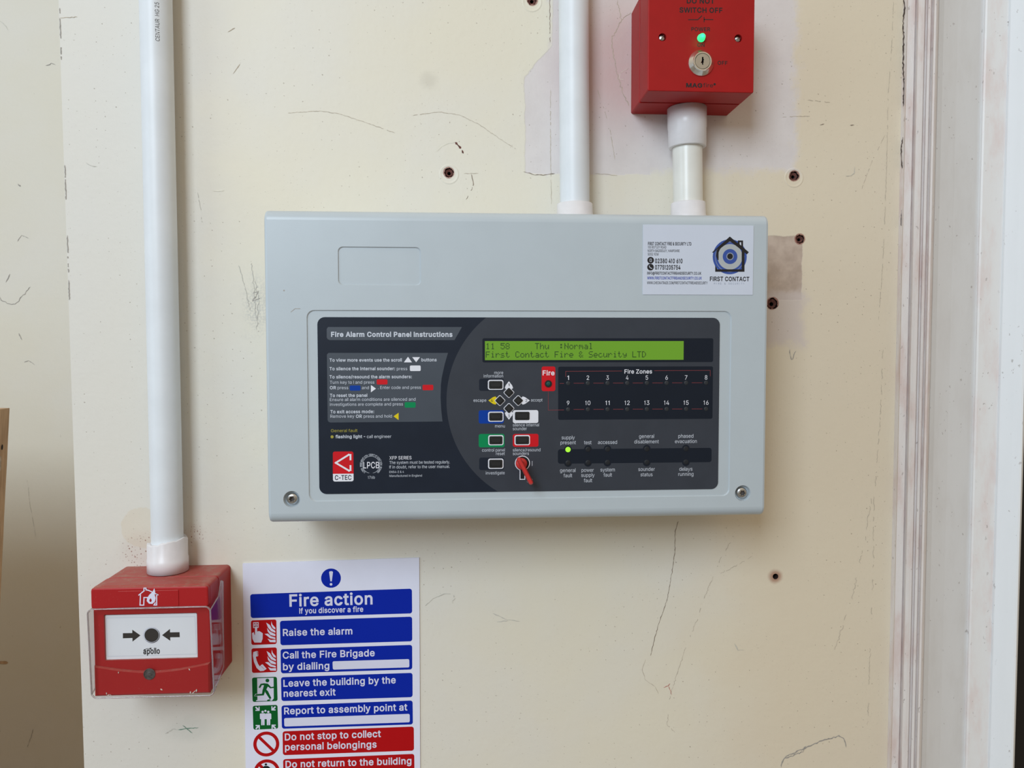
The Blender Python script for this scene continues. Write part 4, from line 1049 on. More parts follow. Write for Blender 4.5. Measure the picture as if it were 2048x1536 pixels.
P.text('flashing light -', 671, 876.3, 730.6, G, cap=6.1, bold=BO)
P.text('call engineer', 733.7, 876.1, 782.7, G, cap=6.1)
# maker's mark
P.rect(665.6, 903.2, 707.2, 947.2, 4, M['p_red'], 2)
P.rect(665.8, 940, 707.2, 962.6, 4, Wt, 2.5); P.rect(665.6, 930, 707.3, 947.2, 0.1, M['p_red'], 3)
P.line([(701, 918.8), (701, 909.8), (697.5, 909.5), (671.5, 925.6), (698, 941.3), (701, 940), (701, 932)], 3.4, Wt, 4)
P.text('C-TEC', 669.8, 959.8, 703, M['print_dark'], cap=9.2, bold=0.02, layer=4)
# certification roundel
RC = (742.2, 929.5)
P.disc(RC[0], RC[1], 17.6, G, 2, inner=17.0)
word = 'LOSS PREVENTION CERTIFICATION BOARD'
cz = Vector(P.p(*RC)); rad_ = 19.2 / 2640
for i, ch in enumerate(word):
    if ch == ' ': continue
    ang = math.radians(228 - (276) * i / (len(word) - 1))
    vs, fs = glyphs(ch, 0.01)
    mnx = min(v[0] for v in vs); mxx = max(v[0] for v in vs); kz = 3.6 / 2640 / CAP
    er = Vector((math.cos(ang), math.sin(ang))); et = Vector((er.y, -er.x))
    out = []
    for v in vs:
        q = cz + et * ((v[0] - (mnx + mxx) / 2) * kz) + er * (rad_ - 0.0004 + v[1] * kz)
        out.append((q.x, P.y(2), q.y))
    mb.add(out, fs, G)
P.poly([(730, 946), (754.5, 946), (754.5, 948.5), (730, 948.5)], M['print_dark'], 3)
P.text('LPCB', 726.9, 936.6, 758.6, Wt, cap=12.4, bold=0.012, layer=3)
P.text('176b', 736, 957.5, 749.7, G, cap=5.6)
P.text('XFP SERIES', 778.8, 919, 823, Wt, cap=6.5, bold=0.006)
P.text('The system must be tested regularly.', 778.8, 928, 899.8, G, cap=6.0)
P.text('If in doubt, refer to the user manual.', 778.8, 937, 899.4, G, cap=6.0)
P.text('EN54-2 & 4', 778.8, 946, 807.8, G, cap=4.2)
P.text('Manufactured in England', 778.8, 953.8, 844, G, cap=4.2)
# display surround, zones block, status bar
P.rect(964.8, 676.5, 1426, 724, 3.5, M['print_zone'], 2)
P.rect(1116.4, 733.4, 1424.8, 837.5, 3.5, M['print_zone'], 2)
P.rect(1115.8, 898.5, 1422.9, 924.2, 5, M['print_zone'], 2)
P.rect(1083.2, 733, 1110.6, 782.2, 4, M['p_red'], 2)
P.text('Fire', 1085.2, 750.4, 1109, Wt, cap=9.2, bold=0.03, layer=3)
ML = M['p_maroon']
P.text('Fire Zones', 1248.8, 747, 1304, Wt, cap=8.0, bold=0.02, layer=4)
P.line([(1131.4, 753), (1131.4, 742.6), (1243.5, 742.0)], 0.9, ML, 3)
P.line([(1309, 741.4), (1420.4, 740.8), (1420.4, 752)], 0.9, ML, 3)
LX = [1136.2, 1175.7, 1215, 1254.3, 1293.6, 1333.1, 1372.1, 1412.0]
for row, (yn, yl) in enumerate(((759.8, 766.6), (810.2, 819.0))):
    for i, x in enumerate(LX):
        t = str(i + 1 + 8 * row); w = 5.0 * len(t)
        if t == '1': w = 3.4
        if t == '11': w = 8.4
        P.text(t, x - w / 2, yn - i * 0.10, x + w / 2, Wt, cap=8.6, layer=3)
        if i:
            P.line([(LX[i - 1] + 11.5, yl - i * .16), (x - 8, yl - i * .16)], 0.9, ML, 3)
P.line([(1120, 766.9), (1127.5, 766.9)], 0.9, ML, 3)
P.line([(1096.6, 782.5), (1096.6, 820.3), (1127.5, 819.8)], 0.9, ML, 3)
SX = [1136, 1175.9, 1214.9, 1293.4, 1371.7]
ST = [(x, 898.6 - i * 0.4) for i, x in enumerate(SX)]
SBm = [(x, 926.2 - i * 0.4) for i, x in enumerate(SX)]
for x, y in ST + SBm: P.disc(x, y, 7.6, M['print_zone'], 2.25)
for t, x0, y0, x1, yy in (('supply', 1123.2, 878.6, 1149.5, 0), ('present', 1121, 888.7, 1151.8, 0), ('test', 1168, 888.5, 1183, 0), ('accessed', 1195.8, 888.1, 1234, 0),
                          ('general', 1278, 876.1, 1308, 0), ('disablement', 1268.5, 886.9, 1317.5, 0), ('phased', 1356.5, 875.6, 1386.7, 0), ('evacuation', 1349.8, 886.2, 1393.5, 0),
                          ('general', 1120, 944.3, 1151, 0), ('fault', 1127, 954.6, 1144.3, 0), ('power', 1163, 943.8, 1187.5, 0), ('supply', 1162.3, 953.8, 1189, 0), ('fault', 1167.6, 964.5, 1184.3, 0),
                          ('system', 1200.8, 943, 1229.5, 0), ('fault', 1207, 953.3, 1224, 0), ('sounder', 1276.5, 942, 1309.5, 0), ('status', 1281, 952.6, 1305, 0), ('delays', 1358.5, 941.6, 1384.7, 0), ('running', 1356.5, 951.8, 1386.8, 0)):
    P.text(t, x0, y0, x1, G, cap=7.3, layer=3)
# keypad printing
KEYS = []      # (x0, y0, x1, y1) of each rectangular key's white ring
for (bx0, by0, bx1, by1, col, rx0, ry0, rx1, ry1) in (
        (958.2, 757.5, 1008, 781.5, 'print_dark', 975.7, 759.7, 1006.9, 779.6),
        (957.4, 820.6, 1007.5, 846.8, 'p_blue', 976.1, 823.3, 1007.0, 843.3),
        (957.4, 868, 1009, 894.3, 'p_green', 976.4, 870.2, 1007.0, 890.4),
        (958.4, 915.2, 1008.1, 939.7, 'print_dark', 976.1, 917.2, 1007.0, 937.5),
        (1025.6, 820.4, 1076.6, 846, 'p_white', 1029.2, 823.0, 1059.5, 840.4),
        (1025.6, 868, 1076.9, 893.3, 'p_red', 1028.9, 870.2, 1060, 890.2)):
    P.rect(bx0, by0, bx1, by1, 4, M[col], 2)
    if col != 'p_white': P.rect(rx0, ry0, rx1, ry1, 4.2, Wt, 3)
    KEYS.append((rx0, ry0, rx1, ry1))
DIA = [(1017.8, 785.0), (999.8, 801.0), (1036.4, 801.0), (1017.8, 816.8)]
for (cx, cy), dx, dy, col, t in zip(DIA, (0, -1, 1, 0), (-1, 0, 0, 1), ('p_white', 'p_yellow', 'p_white', 'p_white'), '1423'):
    tip = (cx + dx * 23.2, cy + dy * 22.6); px_, py_ = -dy, dx
    pts = [tip, (cx + dx * 14 + px_ * 6.6, cy + dy * 14 + py_ * 6.6), (cx + dx * 9 + px_ * 8.2, cy + dy * 9 + py_ * 8.2), (cx + dx * 2, cy + dy * 2),
           (cx + dx * 9 - px_ * 8.2, cy + dy * 9 - py_ * 8.2), (cx + dx * 14 - px_ * 6.6, cy + dy * 14 - py_ * 6.6)]
    P.poly(pts, M[col], 3)
    gx, gy = cx + dx * 16.2, cy + dy * 15.2
    P.text(t, gx - (1.2 if t == '1' else 2), gy + 2.6, gx + (1.2 if t == '1' else 2), M['p_black'], cap=5.4, layer=5)
    c = P.p(cx, cy); R_ = 8.3 / 2640
    l = rrect(-R_, -R_, R_, R_, 0.0011)
    c45 = math.sqrt(.5)
    mb.flat([[(c[0] + (p[0] - p[1]) * c45, c[1] + (p[0] + p[1]) * c45) for p in l]], P.y(4), Wt)
for t, x0, y0, x1 in (('more', 988.6, 748.3, 1006.3), ('information', 967.2, 755, 1006.3), ('escape', 946.9, 803.6, 972.5), ('accept', 1062, 803, 1085), ('menu', 990, 855, 1009.7),
                      ('silence internal', 1025.6, 853, 1078), ('sounder', 1025.6, 860.4, 1053.8), ('control panel', 964, 903.3, 1009.7), ('reset', 992, 910.2, 1009.7),
                      ('silence/resound', 1025.6, 903, 1080.8), ('sounders', 1025.6, 910.1, 1057.8), ('investigate', 971.4, 949, 1009.4)):
    P.text(t, x0, y0, x1, G, cap=6.2, layer=3)
# key lock outline and position marks
kc = P.p(1044.8, 926.4); kr = 15.2 / 2640; ks = 5.6 / 2640; kb = P.p(1044.8, 959.4)[1]


def keyhole(r, s, bottom):
    a0 = math.asin(s / r)
    out = [(kc[0] + s, bottom)]
    for i in range(33):
        a = -math.pi / 2 + a0 + (2 * math.pi - 2 * a0) * i / 32
        out.append((kc[0] + r * math.cos(a), kc[1] + r * math.sin(a)))
    return out + [(kc[0] - s, bottom)]


ko, ki = keyhole(kr, ks, kb), keyhole(kr - 0.0006, ks - 0.0006, kb + 0.0006)
mb.flat([ko], P.y(3), Wt)
P.line([(1064.3, 922.5), (1064.3, 931.2)], 1.0, G, 3)
fascia = mb.build('fascia', panel, panel)

mb = MB(); mb.stack([(ki, P.y(3.5)), (ki, P.y(4.5))], M['hole'], back=False)
mb.build('keyhole', fascia, panel)


def key_pad(loop_fn, y0, h, name='push_button'):
    b_ = MB(); seq = [(loop_fn(0), y0), (loop_fn(0), y0 - h * .6), (loop_fn(0.0004), y0 - h)]
    b_.stack(seq, M['button'], back=False)
    # shallow dish in the key top
    return b_


for i_, (x0, y0, x1, y1) in enumerate(KEYS):
    g_ = 0.6 if i_ == 4 else 2.2
    a, b = P.p(x0 + g_, y0 + g_), P.p(x1 - g_, y1 - g_)
    f_ = lambda d: rrect(a[0] + d, b[1] + d, b[0] - d, a[1] - d, 0.0010)
    b_ = MB()
    b_.stack([(f_(0), P.y(4)), (f_(0), P.y(4) - .0003), (f_(0.0003), P.y(4) - .0006)], M['button'], back=False)
    b_.stack([(f_(0.0011), P.y(4) - .0006), (f_(0.0014), P.y(4) - .0011)], M['button'], back=False)
    b_.build('push_button', fascia, panel)
for cx, cy in DIA:
    c = P.p(cx, cy)
    def f_(d, c=c):
        R_ = 7.1 / 2640 - d; c45 = math.sqrt(.5)
        return [(c[0] + (p[0] - p[1]) * c45, c[1] + (p[0] + p[1]) * c45) for p in rrect(-R_, -R_, R_, R_, 0.0008)]
    b_ = MB()
    b_.stack([(f_(0), P.y(5)), (f_(0), P.y(5) - .0003), (f_(0.0003), P.y(5) - .0006)], M['button'], back=False)
    b_.stack([(f_(0.0008), P.y(5) - .0006), (f_(0.0011), P.y(5) - .0010)], M['button'], back=False)
    b_.build('push_button', fascia, panel)


def lamp(px, py, r, mat, h=0.00035, label=None):
    c = P.p(px, py); R_ = r / 2640; b_ = MB(); y0 = P.y(2.5)
    b_.lathe(c[0], c[1], [(R_, y0), (R_ * .95, y0 - h * .5), (R_ * .6, y0 - h), (0, y0 - h * 1.15)], mat, 20)
    o = b_.build('indicator_light', fascia, panel)
    if label: o['label'] = label


for row, yl in ((0, 766.6), (1, 819.0)):
    for i, x in enumerate(LX): lamp(x, yl - i * .16, 4.4, M['led_off'])
for i, (x, y) in enumerate(ST): lamp(x, y + 0.5, 5.4, M['led_lime'] if i == 0 else M['led_dark'], label='lit green lamp' if i == 0 else None)
for x, y in SBm: lamp(x, y - 0.5, 5.4, M['led_dark'])
b_ = MB(); c = P.p(1096.7, 767.6); y0 = P.y(3)
b_.lathe(c[0], c[1], [(7.4 / 2640, y0), (7.0 / 2640, y0 - .0004), (5.2 / 2640, y0 - .0004), (4.6 / 2640, y0 + .0)], M['button'], 24)
b_.lathe(c[0], c[1], [(5.0 / 2640, y0), (4.2 / 2640, y0 - .0004), (2.4 / 2640, y0 - .0008), (0, y0 - .0009)], M['led_teal'], 20)
b_.build('indicator_light', fascia, panel)['label'] = 'unlit fire lamp'

# liquid crystal display, dots of five by seven
FONT57 = {
    '1': '00100 01100 00100 00100 00100 00100 01110', '5': '11111 10000 11110 00001 00001 10001 01110', '8': '01110 10001 10001 01110 10001 10001 01110',
    'T': '11111 00100 00100 00100 00100 00100 00100', 'h': '10000 10000 10110 11001 10001 10001 10001', 'u': '00000 00000 10001 10001 10001 10011 01101',
    ':': '00000 01100 01100 00000 01100 01100 00000', 'N': '10001 10001 11001 10101 10011 10001 10001', 'o': '00000 00000 01110 10001 10001 10001 01110',
    'r': '00000 00000 10110 11001 10000 10000 10000', 'm': '00000 00000 11010 10101 10101 10001 10001', 'a': '00000 00000 01110 00001 01111 10001 01111',
    'l': '01100 00100 00100 00100 00100 00100 01110', 'F': '11111 10000 10000 11110 10000 10000 10000', 'i': '00100 00000 01100 00100 00100 00100 01110',
    's': '00000 00000 01110 10000 01110 00001 11110', 't': '01000 01000 11100 01000 01000 01001 00110', 'C': '01110 10001 10000 10000 10000 10001 01110',
    'n': '00000 00000 10110 11001 10001 10001 10001', 'c': '00000 00000 01110 10000 10000 10001 01110', 'e': '00000 00000 01110 10001 11111 10000 01110',
    '&': '01100 10010 10100 01000 10101 10010 01101', 'S': '01111 10000 10000 01110 00001 00001 11110', 'y': '00000 00000 10001 10001 01111 00001 01110',
    'L': '10000 10000 10000 10000 10000 10000 11111', 'D': '11100 10010 10001 10001 10001 10010 11100'}
b_ = MB(); y0 = P.y(3)
a, b = P.p(969.8, 682.2), P.p(1367, 719.6)
b_.flat([[(a[0], b[1]), (b[0], b[1]), (b[0], a[1]), (a[0], a[1])]], y0, M['lcd'])
t0, t1 = P.p(971.6, 686.2), P.p(971.6, 703.0)
pitch = (P.p(1293.6, 703)[0] - t0[0]) / 33.0
dw = pitch / 6.0; dh = (t0[1] - P.p(971.6, 698.6)[1]) / 7.0
for line_, (ox, oz) in (('11 58     Thu  :Normal', t0), ('First Contact Fire & Security LTD', t1)):
    for ci, ch in enumerate(line_):
        if ch == ' ': continue
        for r_, bits in enumerate(FONT57[ch].split()):
            for c_, bit in enumerate(bits):
                if bit == '1':
                    x = ox + ci * pitch + c_ * dw; z = oz - r_ * dh
                    b_.flat([[(x, z - dh * .95), (x + dw * .95, z - dh * .95), (x + dw * .95, z), (x, z)]], y0 - .00004, M['lcd_ink'])
b_.build('display_screen', fascia, panel)['label'] = 'green display with dark dotted letters'

# the red key standing in the lock
kq = at(1042.5, 926.5, YF)
key = thing('key', 'red plastic key left turned in the lock of the dark fascia', 'key', (kq.x, YF - 0.0003, kq.z))
mb = MB()
mb.lathe(kq.x, kq.z, [(0.0042, YF - 0.0003), (0.0043, YF - 0.0028), (0.0036, YF - 0.0038), (0.0024, YF - .0042), (0, YF - .0043)], M['key'], 28)
mb.build('collar', key, key)
ka, kb2 = Vector(P.p(1033.5, 910)), Vector(P.p(1060.5, 962.5))
dk = (kb2 - ka).normalized(); nk = Vector((-dk.y, dk.x)); kl = (kb2 - ka).length
mb = MB()


def bow(w, e_):
    o_ = []
    for i in range(11):
        a = math.pi / 2 + math.pi * i / 10
        o_.append((ka + dk * (w + e_) + (dk * math.cos(a) + nk * math.sin(a)) * w))
    for i in range(11):
        a = -math.pi / 2 + math.pi * i / 10
        o_.append((kb2 - dk * (w + e_) + (dk * math.cos(a) + nk * math.sin(a)) * w))
    return [(p.x, p.y) for p in o_]


mb.stack([(bow(0.0011, .006), YF - .0036), (bow(0.0014, .003), YF - .006), (bow(0.0017, 0.0008), YF - .009), (bow(0.0018, 0.0), YF - .013), (bow(0.0016, .0004), YF - .0165), (bow(0.0010, .0015), YF - .018)], M['key'], smooth=False)
mb.build('bow', key, key)
mb = MB()
e2 = kb2 - dk * 0.0022 - nk * -0.0
cc = Vector((e2.x, YF - .0075, e2.y))
ring = []
for i in range(24):
    a = 2 * math.pi * i / 24
    ring.append(cc + Vector((-nk.x, 0, -nk.y)) * (math.cos(a) * 0.0026 + .0) + Vector((0, 1, 0)) * math.sin(a) * 0.0026)
for i in range(24):
    mb.tube(ring[i], ring[(i + 1) % 24], [(0, .00025), (1, .00025)], M['zinc'], 8)
mb.build('split_ring', key, key)

# ------------------------------------------------------------------ business label on the lid
c0 = at(1395, 589, FY)
card = thing('contact_label', 'white business card stuck to the upper right of the grey panel', 'label', (c0.x, FY, c0.z))
a, b = at(1286.3, 449.4, FY), at(1505.2, 590, FY)
YC = FY - 0.0004
mb = MB(); mb.slab(a.x, b.z, b.x, a.z, 0.0003, FY - 0.00001, YC, 0.0001, M['card'], 2)
Q = Print(YC, mb, 0.00003)
BK_ = M['p_black']
Q.text('FIRST CONTACT FIRE & SECURITY LTD', 1295.9, 490.2, 1382.7, BK_, y1=490.8, cap=6.0, bold=0.035)
Q.text('100 BOTLEY ROAD', 1295.9, 496.7, 1332.5, M['charcoal'], y1=496.9, cap=5.0, bold=0.01)
Q.text('NORTH BADDESLEY, HAMPSHIRE', 1295.4, 503.9, 1359.2, M['charcoal'], y1=504.2, cap=5.0, bold=0.01)
Q.text('SO52 9DW', 1295.4, 511, 1317.3, M['charcoal'], y1=511.2, cap=5.2, bold=0.01)
Q.disc(1301.3, 520.5, 6.6, BK_); Q.disc(1301, 534.3, 6.6, BK_)
Q.rect(1299.4, 517.2, 1303.2, 523.8, 0.8, M['card'], 2, ring=0.8)
Q.line([(1298.6, 531.8), (1299.4, 534.4), (1301.4, 536.2), (1303.6, 536.8)], 1.3, M['card'], 2)
Q.text('02380 410 610', 1310, 526, 1365, BK_, y1=526.3, cap=8.5, bold=0.036)
Q.text('07751205754', 1310, 538.8, 1360.8, BK_, y1=539.1, cap=8.5, bold=0.036)
Q.text('INFO@FIRSTCONTACTFIREANDSECURITY.CO.UK', 1294.4, 548.9, 1402.4, BK_, y1=549.4, cap=5.3, bold=0.03)
Q.text('WWW.FIRSTCONTACTFIREANDSECURITY.CO.UK', 1294.4, 558.6, 1403.5, M['card_link'], y1=559, cap=5.3, bold=0.03)
Q.text('WWW.CHECKATRADE.COM/FIRSTCONTACTFIREANDSECURITY', 1294, 568.2, 1415, M['charcoal'], y1=568.6, cap=5.3, bold=0.015)
Q.text('FIRST CONTACT', 1419.7, 561.8, 1498.5, BK_, y1=562.2, cap=8.3, bold=0.032)
for i, ch in enumerate('FIRE & SECURITY'):
    if ch != ' ': Q.text(ch, 1428 + i * 4.15, 568.9, 1428 + i * 4.15 + (2.3 if ch != 'I' else 0.5), M['card_pale'], cap=3.5)
Q.disc(1459.5, 513.6, 34, M['card_blue'], 1, n=48)
Q.disc(1459.7, 513.8, 29.5, M['card_pale'], 1.5, inner=28.6, n=48)
Q.disc(1460, 513.6, 24.8, M['card_eye'], 2, n=44)
Q.disc(1460, 513.1, 14.6, M['card_blue'], 3, n=36)
Q.disc(1460, 512.8, 7.4, M['card_pale'], 3.4, n=30)
Q.disc(1460, 512.8, 5.6, BK_, 4, n=24)
Q.poly([(1424.1, 504.6), (1459.6, 473.1), (1475.5, 486.6), (1475.5, 481), (1485.9, 481), (1485.9, 494.6), (1497.4, 504.3), (1493.7, 508.7), (1488.8, 504.8), (1488.8, 543.4), (1430.3, 543.4), (1430.3, 530), (1434.5, 538.7),
        (1483.3, 538.7), (1483.3, 500.2), (1459.6, 482.2), (1440.5, 497), (1437, 505), (1437, 520), (1435, 520), (1432, 512), (1433, 501), (1436, 496.5), (1426.5, 505.5)], BK_, 5)
Q.poly([(1479.2, 484.6), (1482.2, 484.6), (1482.2, 491.2), (1479.2, 488.8)], M['card'], 6)
mb.build('card', card, card)

# ------------------------------------------------------------------ key switch box
SYF, SYM = -0.06, -0.030
bx0, bx1 = at(1295.3, 183.5, SYF).x, at(1507.3, 184, SYF).x
bz0 = at(1400, 183.7, SYF).z; bz1 = bz0 + 0.0865
sw = thing('key_switch_box', 'red wall box with chrome key lock and glowing green light', 'switch', ((bx0 + bx1) / 2, 0, bz0))
mb = MB(); mb.slab(bx0, bz0, bx1, bz1, 0.0015, -0.0001, SYM, 0.0004, M['red'])
mb.box((bx0 + .0022, SYM - .0030, bz0 + .0022), (bx1 - .0022, SYM + .001, bz1 - .0022), M['red'])
mb.build('back_box', sw, sw)
SCW = [at(1325, 74.3, SYF), at(1476.7, 76.6, SYF)]
mb = MB()
q = lambda d: rrect(bx0 + d, bz0 + d, bx1 - d, bz1 - d, max(0.0013 - d, 2e-5), 4)
mb.skirt(q(0), SYF + .0006, q(0), SYM - .0026, M['red']); mb.skirt(q(.0003), SYF + .0001, q(0), SYF + .0006, M['red']); mb.skirt(q(.0006), SYF, q(.0003), SYF + .0001, M['red'])
mb.skirt(q(0), SYM - .0026, q(.0022), SYM - .0026, M['red'])
wl_ = [circle(c.x, c.z, 0.0031, 24) for c in SCW]
mb.flat([q(.0006)] + wl_, SYF, M['red'])
for l in wl_: mb.skirt(l, SYF, l, SYF + .004, M['red']); mb.flat([l], SYF + .004, M['red'])
Q = Print(SYF, mb)
RK = M['p_black']
Q.text('DO NOT', 1373.4, 6.4, 1429, RK, y1=6.9, cap=9.6, bold=0.034)
Q.text('SWITCH OFF', 1358.9, 24.7, 1444.8, RK, y1=25.5, cap=9.6, bold=0.034)
Q.line([(1377, 39.4), (1395.6, 39.4), (1403.5, 31.8)], 1.7, RK); Q.line([(1408.2, 34.8), (1408.2, 43.6)], 1.7, RK); Q.line([(1408.2, 39.0), (1425.8, 39.2)], 1.7, RK)
Q.text('POWER', 1382.6, 61.8, 1420.4, RK, y1=62.1, cap=7.2, bold=0.022)
Q.text('ON', 1394.4, 93.2, 1409, RK, cap=7.0, bold=0.022)
Q.text('OFF', 1435.2, 129.2, 1455, RK, cap=7.2, bold=0.022)
Q.text('MAG', 1372.2, 174.3, 1404.6, RK, cap=7.8, bold=0.048)
Q.text('fire', 1406.2, 174.4, 1426, RK, cap=8.2)
Q.disc(1429.2, 168.6, 2.3, RK, n=14)
mb.build('front_plate', sw, sw)
for i, c in enumerate(SCW):
    mb = MB(); yb = SYF + .004
    mb.lathe(c.x, c.z, [(0.0025, yb), (0.0025, yb - .0016), (0.0020, yb - .0024), (0.0007, yb - .0028), (0, yb - .00285)], M['zinc'], 24)
    a = math.radians(55 if i == 0 else 20); d = Vector((math.cos(a), math.sin(a))); nn = Vector((-d.y, d.x))
    l = [(c.x + d.x * s_ * .0022 + nn.x * t_ * .00028, c.z + d.y * s_ * .0022 + nn.y * t_ * .00028) for s_, t_ in ((-1, -1), (1, -1), (1, 1), (-1, 1))]
    mb.flat([l], yb - .00288, M['lock_grey'])
    mb.build('screw', sw, sw)
c = at(1402.0, 76.5, SYF)
mb = MB(); R_ = 0.0027
mb.lathe(c.x, c.z, [(R_ + .0004, SYF), (R_ + .0004, SYF - .0008), (R_, SYF - .0009), (R_, SYF - .003), (R_ * .86, SYF - .0042), (R_ * .5, SYF - .0051), (0, SYF - .0054)], M['led_green'], 24)
mb.build('indicator_light', sw, sw)['label'] = 'glowing green light'
pl = bpy.data.lights.new('indicator_glow', 'POINT'); pl.energy = 0.0016; pl.color = (0.05, 1, 0.3); pl.shadow_soft_size = 0.002
po = bpy.data.objects.new('indicator_glow', pl); COL.objects.link(po); po.location = (c.x, SYF - .0075, c.z); 
c = at(1401.8, 126.3, SYF)
mb = MB(); LKF = SYF - .0046
mb.lathe(c.x, c.z, [(0.0103, SYF), (0.0103, SYF - .0006), (0.0101, SYF - .0010), (0.0076, SYF - .0040), (0.0072, LKF), (0.0063, LKF), (0.0060, LKF + .0008)], M['chrome'], 48)
lock = mb.build('key_lock', sw, sw); lock['label'] = 'chrome key lock'
mb = MB()
kw = [(-.0006, .0030), (.0006, .0030), (.0007, .0014), (.0013, .0008), (.0006, .0001), (.0010, -.0010), (.0004, -.0016), (.0006, -.0030), (-.0004, -.0030), (-.0005, -.0018), (-.0015, -.0014), (-.0008, -.0004), (-.0006, .0010)]
kw = [(c.x + x, c.z + z + .0002) for x, z in kw][::-1]
mb.lathe(c.x, c.z, [(0.0060, LKF + .0012), (0.0058, LKF + .0002)], M['nickel'], 40)
mb.flat([circle(c.x, c.z, .0058, 40), kw], LKF + .0002, M['nickel'])
mb.skirt(kw, LKF + .0002, kw, LKF + .0050, M['hole']); mb.flat([kw], LKF + .0050, M['hole'])
mb.build('cylinder', lock, sw)

# ------------------------------------------------------------------ conduits
PR = 0.0125


def conduit(name, label, x0, x1, z0, z1, Y0, Y1, couplers, mat):
    """pipe from (x0, Y0, z0) at the bottom to (x1, Y1, z1) at the top; couplers: (z bottom, z top, radius, lip at the top?)"""
    t = thing(name, label, 'conduit', (x0, Y0, z0), 'white plastic conduits')
    b_ = MB(); b_.tube((x0, Y0, z0), (x1, Y1, z1), [(0, PR), (1, PR)], mat, 48)
    pipe = b_.build('pipe', t, t)
    for za, zb, r, style in couplers:
        f0 = (za - z0) / (z1 - z0); f1 = (zb - z0) / (z1 - z0)
        A_ = Vector((x0, Y0, z0)).lerp(Vector((x1, Y1, z1)), f0); B_ = Vector((x0, Y0, z0)).lerp(Vector((x1, Y1, z1)), f1)
        b_ = MB()
        if style == 'up':      # open lip at the top
            pf = [(0, PR - .002), (0, r + .0004), (.48, r + .0004), (.50, r), (.97, r - .0002), (1.0, r - .0006), (1.0, PR + .0001)]
        elif style == 'torn':  # open lip at the top, broken and uneven
            pf = [(0, PR - .002), (0, r + .0004), (.40, r + .0004), (.42, r), (.93, r), (.97, r - .0004), (.93, PR + .0001)]
        elif style == 'down':  # open lip at the bottom
            pf = [(0, PR + .0001), (0.0, r - .0008), (.02, r - .0002), (.48, r), (.50, r + .0003), (1.0, r + .0005), (1.0, PR)]
        b_.tube(A_, B_, pf, M['coupler'], 48, torn=style == 'torn')
        b_.build('coupler', t, t)
    return t, pipe


# tall conduit on the left, running down into the call point
cpx = at(336, 1130, -0.0168).x
ctop = at(313, 0, -0.0150)
zt_ = 0.84
slope = (ctop.x - at(335, 1040, -0.0165).x) / (ctop.z - at(335, 1040, -0.0165).z)
zcall = at(300, 1172.5, -0.0585).z          # top of the call point
x_top = cpx + slope * (zt_ - zcall)
con1, pipe1 = conduit('conduit', 'longest white conduit, running down the left to the red call point', cpx, x_top, zcall + .0004, zt_, -0.0168, -0.0145, [(zcall + .0004, zcall + .0275, 0.0158, 'torn')], M['pvc'])
# printing up the pipe: CENTAUR HG 25 BS
mb = MB()
vs, fs = glyphs('CENTAUR  HG 25  BS', -0.002)
mxx = max(v[0] for v in vs)
z_a = at(320, 84, -0.026).z; length = 0.0375; kx = length / mxx
for_out = []
def cx_at(z): t_ = (z - (zcall + .0004)) / (zt_ - zcall - .0004); return cpx + (x_top - cpx) * t_, -0.0168 + 0.0023 * t_
for v in vs:
    z = z_a + v[0] * kx
    xx, yy = cx_at(z)
    ang = math.radians(-66) - (v[1] - .36) * 0.0042 / PR          # around the pipe
    r = PR + .00006
    for_out.append((xx + r * math.cos(ang), yy + r * math.sin(ang), z))
mb.add(for_out, fs, M['charcoal'])
mb.build('pipe_lettering', pipe1, con1)

# middle conduit, from above into the panel
pzt = PH
ma, mt = at(1149.5, 405, -0.018), at(1146.5, 0, -0.015)
sl = (mt.x - ma.x) / (mt.z - ma.z)
xb = ma.x + sl * (pzt - ma.z)
con2, _p = conduit('conduit', 'white conduit entering the panel top beside the bare plaster', xb, xb + sl * (0.84 - pzt), pzt + .0003, 0.84, -0.018, -0.0137, [(pzt + .0003, at(1150, 401, -0.018 - .015).z, 0.0152, 'up')], M['pvc'])
# short conduit between the red switch box and the panel
xa, xt = at(1377, 410, -0.018).x, at(1373.5, 240, -0.018).x
con3, _p = conduit('conduit', 'short white conduit joining the red switch box to the panel below', xa, xt, pzt + .0003, bz0 + .00, -0.018, -0.018,
                   [(pzt + .0003, at(1377, 399, -0.018 - .015).z, 0.0148, 'up'), (at(1373, 286, -0.018 - .015).z, bz0 - .0001, 0.0160, 'down')], M['pvc_old'])

# ------------------------------------------------------------------ manual call point
CY = -0.056
CX0, CX1 = -0.3342, -0.2445
CZ1, CZ0 = zcall, zcall - 0.0875
call = thing('manual_call_point', 'red break glass call point with clear cover and white plate, under the tall conduit', 'call point', ((CX0 + CX1) / 2, 0, CZ0))
RD = M['red_dusty']
mb = MB(); mb.slab(CX0 + .0004, CZ0 + .0004, CX1 - .0004, CZ1 - .0002, 0.003, -0.0001, -0.0325, 0.0005, RD)
mb.slab(CX0 + .002, CZ0 + .002, CX1 - .002, CZ1 - .002, 0.003, -0.0320, -0.0352, 0.0001, RD)
mb.build('back_box', call, call)
mb = MB()
C = Print(CY, mb)
# window opening in the housing front
w0, w1 = C.p(207.5, 1229.5), C.p(396, 1316)
win = rrect(w0[0], w1[1], w1[0], w0[1], 0.0008, 3)
q = lambda d: rrect(CX0 + d, CZ0 + d, CX1 - d, CZ1 - d, max(0.003 - d, 1e-4), 5)
mb.skirt(q(0), CY + .0012, q(0), -0.0348, RD); mb.skirt(q(.0004), CY + .0004, q(0), CY + .0012, RD); mb.skirt(q(.0012), CY, q(.0004), CY + .0004, RD)
mb.skirt(q(0), -.0348, q(.002), -.0348, RD)
mb.flat([q(.0012), win], CY, RD)
mb.skirt(win, CY, win, CY + .004, RD)
